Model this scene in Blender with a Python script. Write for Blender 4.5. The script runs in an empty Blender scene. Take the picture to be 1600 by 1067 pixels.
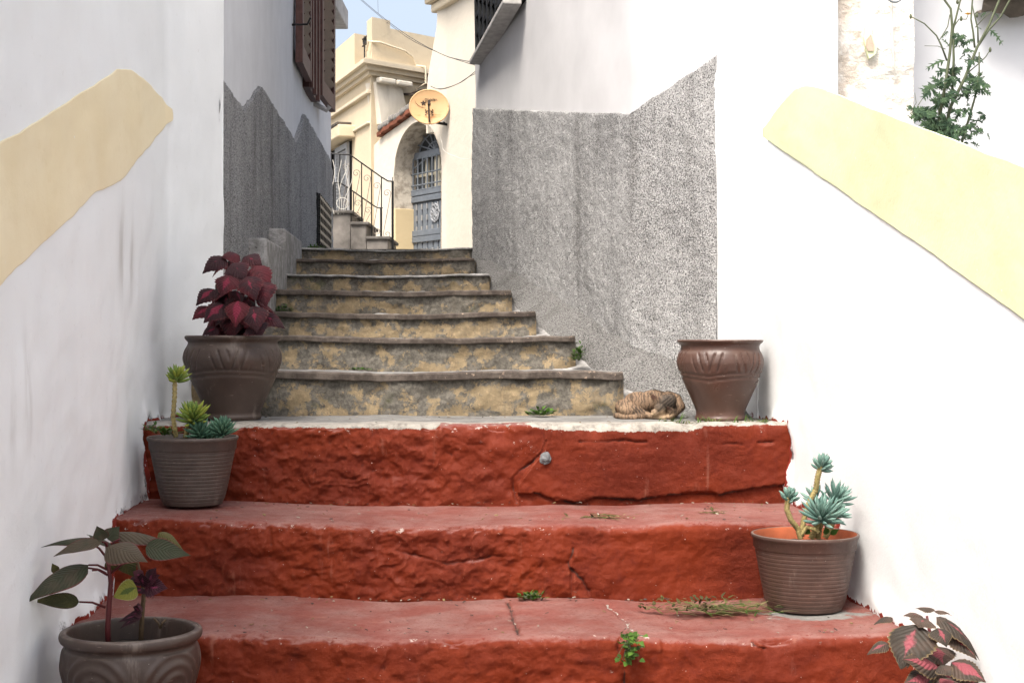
import bpy, bmesh, math, random
import numpy as np
from mathutils import Vector, Matrix, Quaternion
SC = bpy.context.scene
COL = SC.collection
R = math.radians
# ------------------------------------------------------------ camera, sky, sun, exposure
E = 1.5                      # eye height above the lowest ground
F = 2300.0                   # focal length in photo pixels (1600 wide)
cam = bpy.data.cameras.new("camera")
cam.sensor_width = 36.0
cam.lens = 36.0 * F / 1600.0
cam.shift_y = -5.5 / 1600.0
cam.clip_end = 500
camo = bpy.data.objects.new("camera", cam)
COL.objects.link(camo)
camo.location = (0, 0, E)
camo.rotation_euler = (R(90), 0, 0)
SC.camera = camo

SUN_EL, SUN_AZ = 58.0, 206.0     # azimuth clockwise from +Y: behind the camera, to the left
w = bpy.data.worlds.new("World")
SC.world = w
w.use_nodes = True
nt = w.node_tree
bg = nt.nodes["Background"]
sky = nt.nodes.new("ShaderNodeTexSky")
sky.sky_type = 'NISHITA'
sky.sun_disc = False
sky.sun_elevation = R(SUN_EL)
sky.sun_rotation = R(SUN_AZ)
sky.air_density = 1.0
sky.dust_density = 7.0
sky.ozone_density = 1.0
hs = nt.nodes.new('ShaderNodeHueSaturation')
hs.inputs['Saturation'].default_value = 0.68
nt.links.new(sky.outputs[0], hs.inputs['Color'])
nt.links.new(hs.outputs[0], bg.inputs[0])
bg.inputs[1].default_value = 0.124
sl = bpy.data.lights.new("sun", 'SUN')
sl.energy = 1.5
sl.angle = R(16)
sl.color = (1.0, 0.945, 0.86)
so = bpy.data.objects.new("sun", sl)
COL.objects.link(so)
az, el = R(SUN_AZ), R(SUN_EL)
sd = Vector((math.sin(az) * math.cos(el), math.cos(az) * math.cos(el), math.sin(el)))
so.rotation_euler = sd.to_track_quat('Z', 'Y').to_euler()
so.location = (-4, -6, 9)
SC.view_settings.view_transform = 'Standard'
SC.view_settings.look = 'None'
SC.view_settings.gamma = 1
SC.view_settings.exposure = 1.52
SC.cycles.max_bounces = 6
SC.cycles.use_denoising = True

def W(px, py, d):
    """point at distance d seen at photo pixel (px, py)"""
    return Vector(((px - 800) / F * d, d, E - (py - 528) / F * d))

# ------------------------------------------------------------ numpy noise
_rs = np.random.RandomState(7)
_P = _rs.permutation(256)
_P = np.concatenate([_P, _P, _P])
_G = _rs.normal(size=(256, 3))
_G /= np.linalg.norm(_G, axis=1)[:, None]

def pn(x, y, z):
    x, y, z = [np.asarray(a, float) for a in np.broadcast_arrays(x, y, z)]
    xi, yi, zi = np.floor(x).astype(int), np.floor(y).astype(int), np.floor(z).astype(int)
    xf, yf, zf = x - xi, y - yi, z - zi
    u, v, q = [t * t * t * (t * (t * 6 - 15) + 10) for t in (xf, yf, zf)]
    xi, yi, zi = xi & 255, yi & 255, zi & 255
    def g(i, j, k):
        h = _P[_P[_P[(xi + i) & 255] + ((yi + j) & 255)] + ((zi + k) & 255)]
        G = _G[h]
        return G[..., 0] * (xf - i) + G[..., 1] * (yf - j) + G[..., 2] * (zf - k)
    def L(a, b, t): return a + t * (b - a)
    return 1.5 * L(L(L(g(0,0,0), g(1,0,0), u), L(g(0,1,0), g(1,1,0), u), v),
                   L(L(g(0,0,1), g(1,0,1), u), L(g(0,1,1), g(1,1,1), u), v), q)

def fbm(x, y, z, s, o=4):
    t, a = 0, 1.0
    for i in range(o):
        t = t + a * pn(x * s + 17.3 * i, y * s + 5.1 * i, z * s + 9.7 * i)
        a *= .5
        s *= 2.03
    return t

def ridge(x, y, z, s, o=3):
    t, a = 0, 1.0
    for i in range(o):
        t = t + a * (1 - np.abs(2 * pn(x * s + 3.3 * i, y * s + 8.1 * i, z * s + 1.7 * i)))
        a *= .5
        s *= 2.1
    return t / 1.75

# ------------------------------------------------------------ mesh builder
ORG = {}

class MB:
    def __init__(s):
        s.v, s.f, s.mi, s.c = [], [], [], []
    def add(s, vs, fs, mi=0, col=(0, 0, 0, 0)):
        n = len(s.v)
        s.v += [tuple(p) for p in vs]
        s.f += [tuple(i + n for i in f) for f in fs]
        s.mi += [mi] * len(fs)
        if isinstance(col, tuple): s.c += [col] * len(vs)
        else: s.c += [tuple(q) for q in col]
        return s
    def obox(s, c, ax, ay, az, sx, sy, sz, mi=0, bev=0.0, col=(0, 0, 0, 0)):
        c, ax, ay, az = Vector(c), Vector(ax).normalized(), Vector(ay).normalized(), Vector(az).normalized()
        hx, hy, hz = sx / 2, sy / 2, sz / 2
        if bev <= 0:
            vs = [c + ax * (i * hx) + ay * (j * hy) + az * (k * hz) for k in (-1, 1) for j in (-1, 1) for i in (-1, 1)]
            fs = [(0,2,3,1), (4,5,7,6), (0,1,5,4), (1,3,7,5), (3,2,6,7), (2,0,4,6)]
            return s.add(vs, fs, mi, col)
        bm = bmesh.new()
        bmesh.ops.create_cube(bm, size=1)
        for p in bm.verts: p.co = Vector((p.co.x * sx, p.co.y * sy, p.co.z * sz))
        bmesh.ops.bevel(bm, geom=bm.edges[:], offset=bev, segments=2, affect='EDGES', profile=.5)
        bm.verts.index_update()
        vs = [c + ax * p.co.x + ay * p.co.y + az * p.co.z for p in bm.verts]
        fs = [[q.index for q in f.verts] for f in bm.faces]
        bm.free()
        return s.add(vs, fs, mi, col)
    def box(s, c, sx, sy, sz, mi=0, bev=0.0, col=(0, 0, 0, 0)):
        return s.obox(c, (1,0,0), (0,1,0), (0,0,1), sx, sy, sz, mi, bev, col)
    def tube(s, pts, r, n=6, mi=0, col=(0, 0, 0, 0), cap=True):
        pts = [Vector(p) for p in pts]
        rr = r if isinstance(r, (list, tuple)) else [r] * len(pts)
        vs, fs = [], []
        prev = None
        for i, p in enumerate(pts):
            t = (pts[min(i + 1, len(pts) - 1)] - pts[max(i - 1, 0)])
            if t.length < 1e-9: t = Vector((0, 0, 1))
            t.normalize()
            if prev is None:
                a = Vector((0, 0, 1)) if abs(t.z) < .9 else Vector((1, 0, 0))
                u = t.cross(a).normalized()
            else:
                u = (prev - t * prev.dot(t))
                u = u.normalized() if u.length > 1e-6 else t.orthogonal().normalized()
            prev = u
            q = t.cross(u)
            for k in range(n):
                a = 2 * math.pi * k / n
                vs.append(p + (u * math.cos(a) + q * math.sin(a)) * rr[i])
        for i in range(len(pts) - 1):
            for k in range(n):
                k2 = (k + 1) % n
                fs.append((i*n+k, i*n+k2, (i+1)*n+k2, (i+1)*n+k))
        if cap:
            fs.append(tuple(range(n))[::-1])
            fs.append(tuple(range((len(pts)-1)*n, len(pts)*n)))
        return s.add(vs, fs, mi, col)
    def grid(s, A, mi=0, col=None, flip=False):
        """A: (nu, nv, 3) array"""
        nu, nv = A.shape[:2]
        i, j = np.meshgrid(np.arange(nu-1), np.arange(nv-1), indexing='ij')
        a = (i*nv + j).ravel(); b = a + nv
        q = np.stack([a, b, b+1, a+1], 1)
        if flip: q = q[:, ::-1]
        return s.add(A.reshape(-1, 3).tolist(), q.tolist(), mi, (0,0,0,0) if col is None else col.reshape(-1, 4).tolist())
    def lathe(s, prof, c=(0,0,0), n=96, mi=0, disp=None, col=(0,0,0,0)):
        c = Vector(c)
        vs, fs = [], []
        m = len(prof)
        for k in range(n):
            a = 2 * math.pi * k / n
            for (r, z) in prof:
                rr = r + (disp(a, z, r) if disp else 0)
                vs.append(c + Vector((rr * math.cos(a), rr * math.sin(a), z)))
        for k in range(n):
            k2 = (k + 1) % n
            for i in range(m - 1):
                fs.append((k*m+i, k2*m+i, k2*m+i+1, k*m+i+1))
        return s.add(vs, fs, mi, col)
    def build(s, name, mats, parent=None, smooth=False, org=None, local=False):
        if not isinstance(mats, (list, tuple)): mats = [mats]
        me = bpy.data.meshes.new(name)
        A = np.array(s.v, float)
        if local: o0 = Vector((0,0,0))
        elif parent is not None: o0 = ORG.get(parent.name, Vector((0,0,0)))
        elif org is not None: o0 = Vector(org)
        else:
            o0 = Vector(((A[:,0].min()+A[:,0].max())/2, (A[:,1].min()+A[:,1].max())/2, A[:,2].min()))
        A = A - np.array(o0)
        me.from_pydata(A.tolist(), [], s.f)
        for m in mats: me.materials.append(m)
        me.polygons.foreach_set('material_index', s.mi)
        if smooth: me.polygons.foreach_set('use_smooth', [True] * len(s.f))
        if any(any(q) for q in s.c):
            at = me.color_attributes.new('lc', 'FLOAT_COLOR', 'POINT')
            at.data.foreach_set('color', np.array(s.c, float).ravel())
        me.update()
        o = bpy.data.objects.new(name, me)
        COL.objects.link(o)
        if parent is not None: o.parent = parent
        else: o.location = o0
        ORG[o.name] = o0
        return o

def tag(o, label, cat, group=None):
    o['label'] = label; o['category'] = cat
    if group: o['group'] = group
    return o

def thing(name, label, cat, loc=(0,0,0), group=None):
    o = bpy.data.objects.new(name, None)
    o.empty_display_size = .1
    COL.objects.link(o)
    o.location = loc
    ORG[o.name] = Vector(loc)
    return tag(o, label, cat, group)

def structure(o):
    o['kind'] = 'structure'
    return o

# ------------------------------------------------------------ material builder
class NB:
    def __init__(s, name):
        s.m = bpy.data.materials.new(name)
        s.m.use_nodes = True
        s.t = s.m.node_tree
        s.b = s.t.nodes['Principled BSDF']
        s._co = None
    def n(s, ty, **kw):
        nd = s.t.nodes.new(ty)
        for k, v in kw.items():
            if k.startswith('_'): s.set(nd, k[1:].replace('__', ' '), v)
            else: setattr(nd, k, v)
        return nd
    def set(s, nd, k, v):
        i = nd.inputs[int(k)] if k.isdigit() else nd.inputs[k]
        if isinstance(v, bpy.types.NodeSocket): s.t.links.new(v, i)
        else:
            if i.type == 'RGBA' and len(v) == 3: v = (*v, 1)
            i.default_value = v
    def co(s):
        if s._co is None: s._co = s.n('ShaderNodeTexCoord').outputs['Object']
        return s._co
    def mapv(s, scale=(1,1,1), loc=(0,0,0), v=None):
        nd = s.n('ShaderNodeMapping')
        s.set(nd, 'Vector', v or s.co()); s.set(nd, 'Scale', scale); s.set(nd, 'Location', loc)
        return nd.outputs[0]
    def noise(s, sc, det=4, ro=.5, v=None, dist=0):
        nd = s.n('ShaderNodeTexNoise')
        s.set(nd, 'Vector', v or s.co()); s.set(nd, 'Scale', sc); s.set(nd, 'Detail', det); s.set(nd, 'Roughness', ro); s.set(nd, 'Distortion', dist)
        return nd.outputs[0]
    def vor(s, sc, feat='F1', v=None, out='Distance', rnd=1):
        nd = s.n('ShaderNodeTexVoronoi', feature=feat)
        s.set(nd, 'Vector', v or s.co()); s.set(nd, 'Scale', sc); s.set(nd, 'Randomness', rnd)
        return nd.outputs[out]
    def ramp(s, f, a, b, lo=0., hi=1.):
        nd = s.n('ShaderNodeMapRange')
        nd.interpolation_type = 'SMOOTHSTEP'
        s.set(nd, 'Value', f); s.set(nd, 'From Min', a); s.set(nd, 'From Max', b); s.set(nd, 'To Min', lo); s.set(nd, 'To Max', hi)
        return nd.outputs[0]
    def cr(s, f, stops):
        nd = s.n('ShaderNodeValToRGB')
        s.set(nd, 'Fac', f)
        el = nd.color_ramp.elements
        while len(el) < len(stops): el.new(.5)
        for e, (p, c) in zip(el, stops):
            e.position = p; e.color = (*c, 1)
        return nd.outputs[0]
    def mix(s, f, a, b, mode='MIX'):
        nd = s.n('ShaderNodeMix', data_type='RGBA', blend_type=mode)
        nd.clamp_factor = True
        for k, v in ((0, f), (6, a), (7, b)):
            i = nd.inputs[k]
            if isinstance(v, bpy.types.NodeSocket): s.t.links.new(v, i)
            else: i.default_value = (*v, 1) if not isinstance(v, (int, float)) else v
        return nd.outputs[2]
    def ma(s, op, a, b=0.0, c=None):
        nd = s.n('ShaderNodeMath', operation=op)
        for k, v in enumerate((a, b) if c is None else (a, b, c)):
            if isinstance(v, bpy.types.NodeSocket): s.t.links.new(v, nd.inputs[k])
            else: nd.inputs[k].default_value = v
        return nd.outputs[0]
    def attr(s, name='lc'):
        a = s.n('ShaderNodeAttribute', attribute_name=name)
        q = s.n('ShaderNodeSeparateColor')
        s.t.links.new(a.outputs['Color'], q.inputs[0])
        return q.outputs[0], q.outputs[1], q.outputs[2], a.outputs['Alpha']
    def sep(s, v):
        q = s.n('ShaderNodeSeparateXYZ')
        s.t.links.new(v, q.inputs[0])
        return q.outputs
    def nz(s):
        g = s.n('ShaderNodeNewGeometry')
        return s.sep(g.outputs['Normal'])[2]
    def bump(s, h, strength=.5, dist=.01, prev=None):
        nd = s.n('ShaderNodeBump')
        s.set(nd, 'Height', h); s.set(nd, 'Strength', strength); s.set(nd, 'Distance', dist)
        if prev is not None: s.set(nd, 'Normal', prev)
        return nd.outputs[0]
    def out(s, col, rough=.8, normal=None, spec=.3, metal=0):
        s.set(s.b, 'Base Color', col); s.set(s.b, 'Roughness', rough)
        s.set(s.b, 'Specular IOR Level', spec); s.set(s.b, 'Metallic', metal)
        if normal is not None: s.set(s.b, 'Normal', normal)
        return s.m

def plain(name, c, rough=.6, var=.25, sc=30, bump=.15, metal=0, spec=.3):
    b = NB(name)
    f = b.noise(sc, 5, .6)
    c2 = tuple(x * (1 - var) for x in c); c3 = tuple(min(1, x * (1 + var * .6)) for x in c)
    nrm = b.bump(b.noise(sc * 3, 4), bump, .003) if bump else None
    return b.out(b.cr(f, [(.3, c2), (.7, c3)]), rough, nrm, spec, metal)

MT = {}
# white lime-washed plaster; lc: R dirt near the base, G grey smears, B red paint that ran onto it
b = NB('white_plaster')
r_, g_, b_, a_ = b.attr()
n1, n2 = b.noise(3, 5), b.noise(40, 5, .65)
col = b.mix(b.ramp(n1, .35, .7), (.785, .80, .80), (.755, .77, .77))
col = b.mix(b.ma('MULTIPLY', b.ramp(n2, .60, .75), .25), col, (.55, .53, .50))
smear = b.noise(9, 4, .6, b.mapv((1.6, 1.6, .35)))
col = b.mix(b.ma('MULTIPLY', g_, b.ramp(smear, .30, .60)), col, (.50, .49, .47))
dn = b.ma('ADD', r_, b.ma('MULTIPLY', b.ma('SUBTRACT', b.noise(28, 6, .7), .5), 1.5))
col = b.mix(b.ramp(dn, .62, .95), col, (.14, .13, .13))
rn = b.ma('ADD', b_, b.ma('MULTIPLY', b.ma('SUBTRACT', b.noise(22, 5, .65), .5), 1.3))
col = b.mix(b.ramp(rn, .60, .66), col, (.20, .024, .014))
nn = b.bump(b.noise(90, 5, .7), .22, .004)
nn = b.bump(b.noise(16, 5, .65, b.mapv((1, 1, .45))), .16, .010, nn)
MT['white'] = b.out(col, .85, nn, .2)

def painted(name, c1, c2, c3):
    b = NB(name)
    col = b.mix(b.ramp(b.noise(4, 5), .3, .7), c1, c2)
    col = b.mix(b.ma('MULTIPLY', b.ramp(b.noise(25, 6, .7), .55, .75), .5), col, c3)
    col = b.mix(b.ma('MULTIPLY', b.ramp(b.noise(1.6, 4, .6), .5, .7), .3), col, c3)
    col = b.mix(b.ramp(b.noise(55, 3, .5), .745, .77), col, (.8, .8, .78))
    nn = b.bump(b.noise(7, 4), .18, .02)
    nn = b.bump(b.noise(80, 5, .7), .2, .004, nn)
    return b.out(col, .8, nn, .2)
MT['band_tan'] = painted('tan_wash', (.79, .69, .48), (.76, .65, .43), (.71, .58, .35))
MT['band_yellow'] = painted('yellow_wash', (.66, .70, .47), (.64, .675, .43), (.66, .63, .38))

# peeled plaster
b = NB('peeling_plaster')
col = b.mix(b.ramp(b.noise(6, 6, .6), .4, .6), (.76, .75, .72), (.62, .56, .49))
x_ = b.sep(b.co())[0]
fl = b.ramp(b.ma('ADD', b.noise(14, 6, .7), b.ma('MULTIPLY', x_, -.9)), .52, .68)
col = b.mix(fl, col, (.55, .48, .41))
col = b.mix(b.ramp(b.noise(24, 5, .75), .67, .73), col, (.13, .10, .08))
nn = b.bump(b.noise(10, 6, .7), .8, .03)
nn = b.bump(b.noise(60, 5, .7), .5, .006, nn)
MT['peel'] = b.out(col, .9, nn, .15)

# pebbledash
def pebble(name, k, kd, br, sh=0.0):
    b = NB(name)
    v1 = b.vor(215)
    n1 = b.noise(150, 3, .55)
    st = b.noise(5, 5, .6, b.mapv((1, 1, .16)))
    big = b.noise(1.7, 4, .6)
    t = b.ma('ADD', b.ma('MULTIPLY', n1, .75), b.ma('MULTIPLY', b.ma('SUBTRACT', .55, v1), .55))
    t = b.ma('ADD', t, b.ma('MULTIPLY', b.ma('SUBTRACT', st, .5), -.15))
    t = b.ma('ADD', t, b.ma('MULTIPLY', b.ma('SUBTRACT', big, .5), -.26))
    t = b.ma('ADD', t, sh)
    col = b.cr(t, [(.24, tuple(x*k*.22 for x in br)), (.36, tuple(x*k*.58 for x in br)), (.45, tuple(x*k*.86 for x in br)), (.60, tuple(x*k*1.1 for x in br))])
    col = b.mix(b.ma('MULTIPLY', b.ramp(st, .50, .72), kd), col, (.10, .095, .085))
    fl = b.vor(48)
    nn = b.bump(b.ma('SUBTRACT', 1, v1), .9, .010)
    nn = b.bump(b.noise(45, 5, .7), .8, .016, nn)
    return b.out(col, .95, nn, .1)
MT['dash_right'] = pebble('pebbledash_pale', .65, .34, (.92, .91, .90), .022)
MT['dash_left'] = pebble('pebbledash_grey', .60, .35, (.90, .90, .91))
MT['dash_gutter'] = pebble('pebbledash_dimmed', .36, .35, (.90, .88, .85))  # darker copy: colour offsets the extra light the up-facing slope catches
MT['bluewhite'] = plain('blue_white_render', (.56, .57, .595), .9, .07, 5, .25, 0, .15)
MT['alleywhite'] = plain('soft_white_render', (.53, .525, .53), .9, .07, 4, .25, 0, .15)

# red painted masonry; lc: R lime white, G bare concrete, B nosing wear, A crack dirt
b = NB('red_paint')
r_, g_, b_, a_ = b.attr()
n1 = b.noise(2.5, 5, .6)
n2 = b.noise(18, 6, .7)
n3 = b.noise(70, 5, .7)
col = b.mix(b.ramp(n1, .35, .65), (.140, .0178, .0034), (.104, .0128, .0038))
col = b.mix(b.ma('MULTIPLY', b.ramp(n2, .5, .75), .5), col, (.075, .012, .009))
col = b.mix(b.ma('MULTIPLY', b.ramp(n3, .52, .72), .22), col, (.19, .042, .024))
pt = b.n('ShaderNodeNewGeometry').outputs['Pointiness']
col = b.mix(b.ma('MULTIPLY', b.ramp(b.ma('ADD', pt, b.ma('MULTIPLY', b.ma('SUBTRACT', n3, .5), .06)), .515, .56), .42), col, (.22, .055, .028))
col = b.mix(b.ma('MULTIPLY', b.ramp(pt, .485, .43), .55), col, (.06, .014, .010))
up = b.ramp(b.ma('ADD', b.nz(), b.ma('MULTIPLY', b.ma('SUBTRACT', n2, .5), .5)), .55, .95)
dust = b.mix(b.ramp(b.noise(6, 6, .65), .35, .7), (.165, .058, .048), (.22, .124, .11))
dust = b.mix(b.ramp(b.noise(110, 3, .6), .55, .7), dust, (.13, .028, .022))
col = b.mix(b.ma('MULTIPLY', up, .85), col, dust)
stk = b.noise(14, 5, .65, b.mapv((1, 1, .12)))
col = b.mix(b.ma('MULTIPLY', b.ramp(stk, .60, .74), .40), col, (.26, .115, .08))
wear = b.ma('ADD', b.ma('MULTIPLY', b_, .125), b.noise(38, 6, .75))
col = b.mix(b.ramp(wear, .735, .77), col, (.34, .27, .24))
col = b.mix(b.ramp(b.noise(160, 2, .5), .77, .79), col, (.62, .52, .47))
chp = b.noise(13, 9, .8, b.mapv((1, 1, 1.5), (4, 2, 9)))
col = b.mix(b.ramp(chp, .655, .665), col, (.055, .02, .015))
col = b.mix(b.ramp(chp, .672, .682), col, (.27, .20, .165))
lim = b.ma('ADD', r_, b.ma('MULTIPLY', b.ma('SUBTRACT', b.noise(34, 6, .7), .5), 1.4))
limc = b.mix(b.ramp(b.noise(30, 6, .7), .42, .68), (.32, .30, .265), (.165, .148, .13))
col = b.mix(b.ramp(lim, .48, .56), col, limc)
con = b.ma('ADD', g_, b.ma('MULTIPLY', b.ma('SUBTRACT', b.noise(20, 6, .7), .5), .9))
conc = b.mix(b.ramp(b.noise(9, 6, .7), .35, .7), (.20, .195, .185), (.125, .12, .113))
col = b.mix(b.ramp(con, .45, .6), col, conc)
col = b.mix(b.ramp(a_, .25, .8), col, (.035, .022, .018))
msk = b.ramp(b.noise(3.2, 3), .38, .62, .15, 1)
nn = b.bump(b.ma('MULTIPLY', b.noise(34, 9, .78), msk), .75, .012)
nn = b.bump(b.noise(130, 4, .7), .45, .003, nn)
rg = b.ramp(n2, .3, .7, .55, .85)
MT['red'] = b.out(col, rg, nn, .18)

# weathered ochre plaster on the old steps; lc: R nosing edge, G grime at the top of the riser
b = NB('ochre_weathered')
r_, g_, b_, a_ = b.attr()
o_ = b.mapv((1, 1, 1), (3, 1, 2))
n1 = b.noise(7, 9, .74, o_)
n2 = b.noise(16, 8, .75)
n3 = b.noise(60, 5, .7)
och = b.mix(b.ramp(n2, .35, .65), (.265, .205, .125), (.20, .155, .096))
och = b.mix(b.ramp(n3, .5, .7), och, (.34, .25, .15))
gry = b.mix(b.ramp(n3, .35, .65), (.165, .15, .127), (.085, .078, .066))
f1 = b.ma('ADD', n1, b.ma('MULTIPLY', b.ma('SUBTRACT', n2, .5), .5))
f1 = b.ma('ADD', f1, b.ma('MULTIPLY', g_, .14))
col = b.mix(b.ramp(f1, .485, .525), och, gry)
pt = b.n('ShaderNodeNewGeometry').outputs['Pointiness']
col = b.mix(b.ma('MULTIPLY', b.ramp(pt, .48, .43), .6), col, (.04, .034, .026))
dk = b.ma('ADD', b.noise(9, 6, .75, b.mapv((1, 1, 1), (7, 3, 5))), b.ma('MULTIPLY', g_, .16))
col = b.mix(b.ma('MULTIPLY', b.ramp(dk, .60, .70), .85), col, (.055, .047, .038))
stk = b.noise(11, 6, .7, b.mapv((1, 1, .15), (2, 0, 5)))
col = b.mix(b.ma('MULTIPLY', b.ramp(stk, .52, .68), .55), col, (.12, .105, .085))
moss = b.noise(7, 5, .7, b.mapv((1, 1, 1), (1, 8, 2)))
col = b.mix(b.ma('MULTIPLY', b.ramp(moss, .60, .72), .5), col, (.075, .085, .03))
up = b.ramp(b.nz(), .5, .85)
trd = b.mix(b.ramp(n2, .35, .65), (.25, .245, .235), (.15, .145, .14))
col = b.mix(up, col, trd)
nn = b.bump(n2, .7, .012)
nn = b.bump(n3, .5, .004, nn)
MT['ochre'] = b.out(col, .92, nn, .15)

b = NB('worn_nosing')
n2 = b.noise(12, 6, .75)
x2 = b.noise(45, 5, .7)
col = b.mix(b.ramp(n2, .4, .62), (.050, .038, .031), (.105, .085, .070))
col = b.mix(b.ramp(x2, .58, .66), col, (.05, .04, .034))
px_ = b.sep(b.co())[0]
col = b.mix(b.ramp(b.ma('ADD', b.noise(30, 5, .8), b.ma('MULTIPLY', px_, .09)), .60, .66), col, (.36, .27, .20))
MT['nosing'] = b.out(col, .75, b.bump(x2, .6, .005), .3)

b = NB('grey_mortar')
n2 = b.noise(14, 6, .72)
col = b.mix(b.ramp(n2, .35, .65), (.37, .36, .35), (.20, .195, .185))
col = b.mix(b.ramp(b.noise(60, 5, .7), .58, .68), col, (.10, .095, .085))
MT['mortar'] = b.out(col, .95, b.bump(n2, .9, .02), .1)

b = NB('paving_stone')
col = b.mix(b.ramp(b.noise(3, 6, .7), .35, .65), (.24, .23, .21), (.15, .145, .135))
MT['paving'] = b.out(col, .9, b.bump(b.noise(20, 6, .7), .5, .01), .2)

# house plaster
def plaster(name, c, dirt):
    b = NB(name)
    col = b.mix(b.ramp(b.noise(1.5, 5, .6), .35, .7), c, tuple(x*.93 for x in c))
    st = b.noise(3, 6, .65, b.mapv((1, 1, .3)))
    col = b.mix(b.ma('MULTIPLY', b.ramp(st, .55, .8), .5), col, dirt)
    col = b.mix(b.ramp(b.noise(9, 6, .75), .70, .80), col, dirt)
    nn = b.bump(b.noise(12, 5, .6), .3, .02)
    return b.out(col, .9, nn, .15)
MT['cream'] = plaster('cream_plaster', (.58, .49, .35), (.50, .42, .31))
MT['offwhite'] = plaster('off_white_plaster', (.58, .53, .445), (.52, .46, .38))
MT['ochreband'] = plaster('ochre_plaster', (.58, .47, .29), (.52, .40, .22))
MT['cornice'] = plaster('stone_cornice', (.60, .52, .39), (.26, .21, .15))
MT['dirtyplaster'] = plaster('dirty_plaster', (.62, .57, .48), (.22, .19, .15))
b = NB('reveal_plaster')
col = b.mix(b.ramp(b.noise(6, 6, .7), .42, .62), (.56, .51, .43), (.28, .245, .20))
MT['reveal'] = b.out(col, .95, b.bump(b.noise(20, 5, .7), .6, .02), .1)

MT['maroonwood'] = plain('maroon_wood', (.052, .018, .016), .55, .35, 25, .3)
MT['maroonlight'] = plain('worn_maroon_wood', (.085, .038, .033), .6, .35, 30, .3)
MT['dark'] = plain('painted_dark_depth', (.008, .008, .009), .8, .1, 5, 0)  # near-black colour stands in for the unlit depth of openings
MT['iron'] = plain('black_iron', (.012, .012, .013), .45, .2, 40, .1, .3)
MT['scroll'] = plain('rusty_scroll_iron', (.20, .17, .145), .6, .3, 40, .1, .2)
MT['blackmetal'] = plain('black_lattice_metal', (.012, .013, .014), .4, .3, 30, .1, .3, .5)
MT['greywood'] = plain('grey_painted_wood', (.30, .31, .325), .6, .15, 18, .2)
MT['doorblue'] = plain('slate_blue_paint', (.13, .148, .17), .5, .18, 14, .2)
MT['doordark'] = plain('dark_door_glass', (.05, .058, .065), .15, .3, 6, 0, 0, .6)
MT['curtain'] = plain('pale_window_frame', (.50, .46, .36), .8, .1, 10, 0)
MT['silver'] = plain('dull_steel_bolt', (.45, .45, .44), .4, .1, 30, 0, .6)
MT['slab'] = plain('grey_slab', (.42, .41, .40), .9, .25, 12, .4)
MT['sill'] = plain('grey_sill_stone', (.40, .385, .37), .8, .25, 25, .3)
MT['terracotta'] = plain('terracotta_tile', (.16, .055, .030), .85, .45, 9, .5)
MT['canopy'] = plain('rusted_sheet', (.045, .034, .028), .7, .5, 6, .4, .2)
MT['greymoss'] = plain('grey_tile_mortar', (.20, .19, .175), .95, .4, 14, .6)
MT['cable'] = plain('dark_cable', (.03, .028, .027), .6, .2, 20, 0)
MT['whitecable'] = plain('pale_cable', (.55, .53, .48), .6, .2, 20, 0)
MT['rock'] = plain('dark_rubble', (.10, .085, .07), .95, .6, 9, 1.0)

b = NB('rusty_dish')
cx = b.co()
n_ = b.noise(5, 5, .65, b.mapv((.6, 1, 2.5)))
col = b.mix(b.ramp(n_, .35, .7), (.54, .35, .185), (.52, .32, .155))
zz = b.sep(cx)[2]
rs = b.ma('MULTIPLY', b.ramp(b.noise(6, 6, .7, b.mapv((.5, 1, 2.2), (4, 1, 1))), .50, .66), b.ramp(zz, -.02, -.10))
col = b.mix(rs, col, (.46, .17, .045))
MT['dish'] = b.out(col, .55, None, .3)

# pots
def potmat(name, c, rough, sc):
    b = NB(name)
    n2 = b.noise(sc, 6, .7)
    col = b.mix(b.ramp(n2, .35, .7), c, tuple(x*.72 for x in c))
    col = b.mix(b.ma('MULTIPLY', b.ramp(b.noise(4.5, 6, .7), .48, .72), .65), col, tuple(min(1, x*1.5+.012) for x in c))
    col = b.mix(b.ramp(b.noise(140, 2, .5), .765, .785), col, (.42, .38, .34))
    col = b.mix(b.ma('MULTIPLY', b.ramp(b.noise(30, 4, .6, b.mapv((1, 1, 5))), .66, .74), .55), col, (.30, .24, .20))
    dr = b.noise(16, 6, .7, b.mapv((1, 1, .16), (5, 1, 3)))
    col = b.mix(b.ma('MULTIPLY', b.ramp(dr, .56, .72), .38), col, (.26, .215, .18))
    du = b.ma('MULTIPLY', b.ramp(b.nz(), .25, .9), b.ramp(b.noise(11, 6, .7), .35, .6))
    col = b.mix(b.ma('MULTIPLY', du, .45), col, (.22, .18, .15))
    return b.out(col, b.ramp(n2, .3, .7, rough, rough + .26), b.bump(b.noise(60, 5, .7), .22, .003), .45)
MT['glaze'] = potmat('brown_glaze', (.075, .038, .028), .24, 9)
MT['glaze_grey'] = potmat('grey_brown_glaze', (.056, .036, .028), .38, 9)
MT['plastic'] = potmat('brown_plastic', (.070, .039, .030), .34, 12)
MT['plasticgrey'] = potmat('faded_brown_plastic', (.066, .048, .040), .42, 12)
MT['innerorange'] = plain('orange_clay_inside', (.33, .085, .035), .8, .4, 12, .3)
MT['soil'] = plain('dark_soil', (.035, .025, .018), .95, .6, 40, 1.0)

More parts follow.
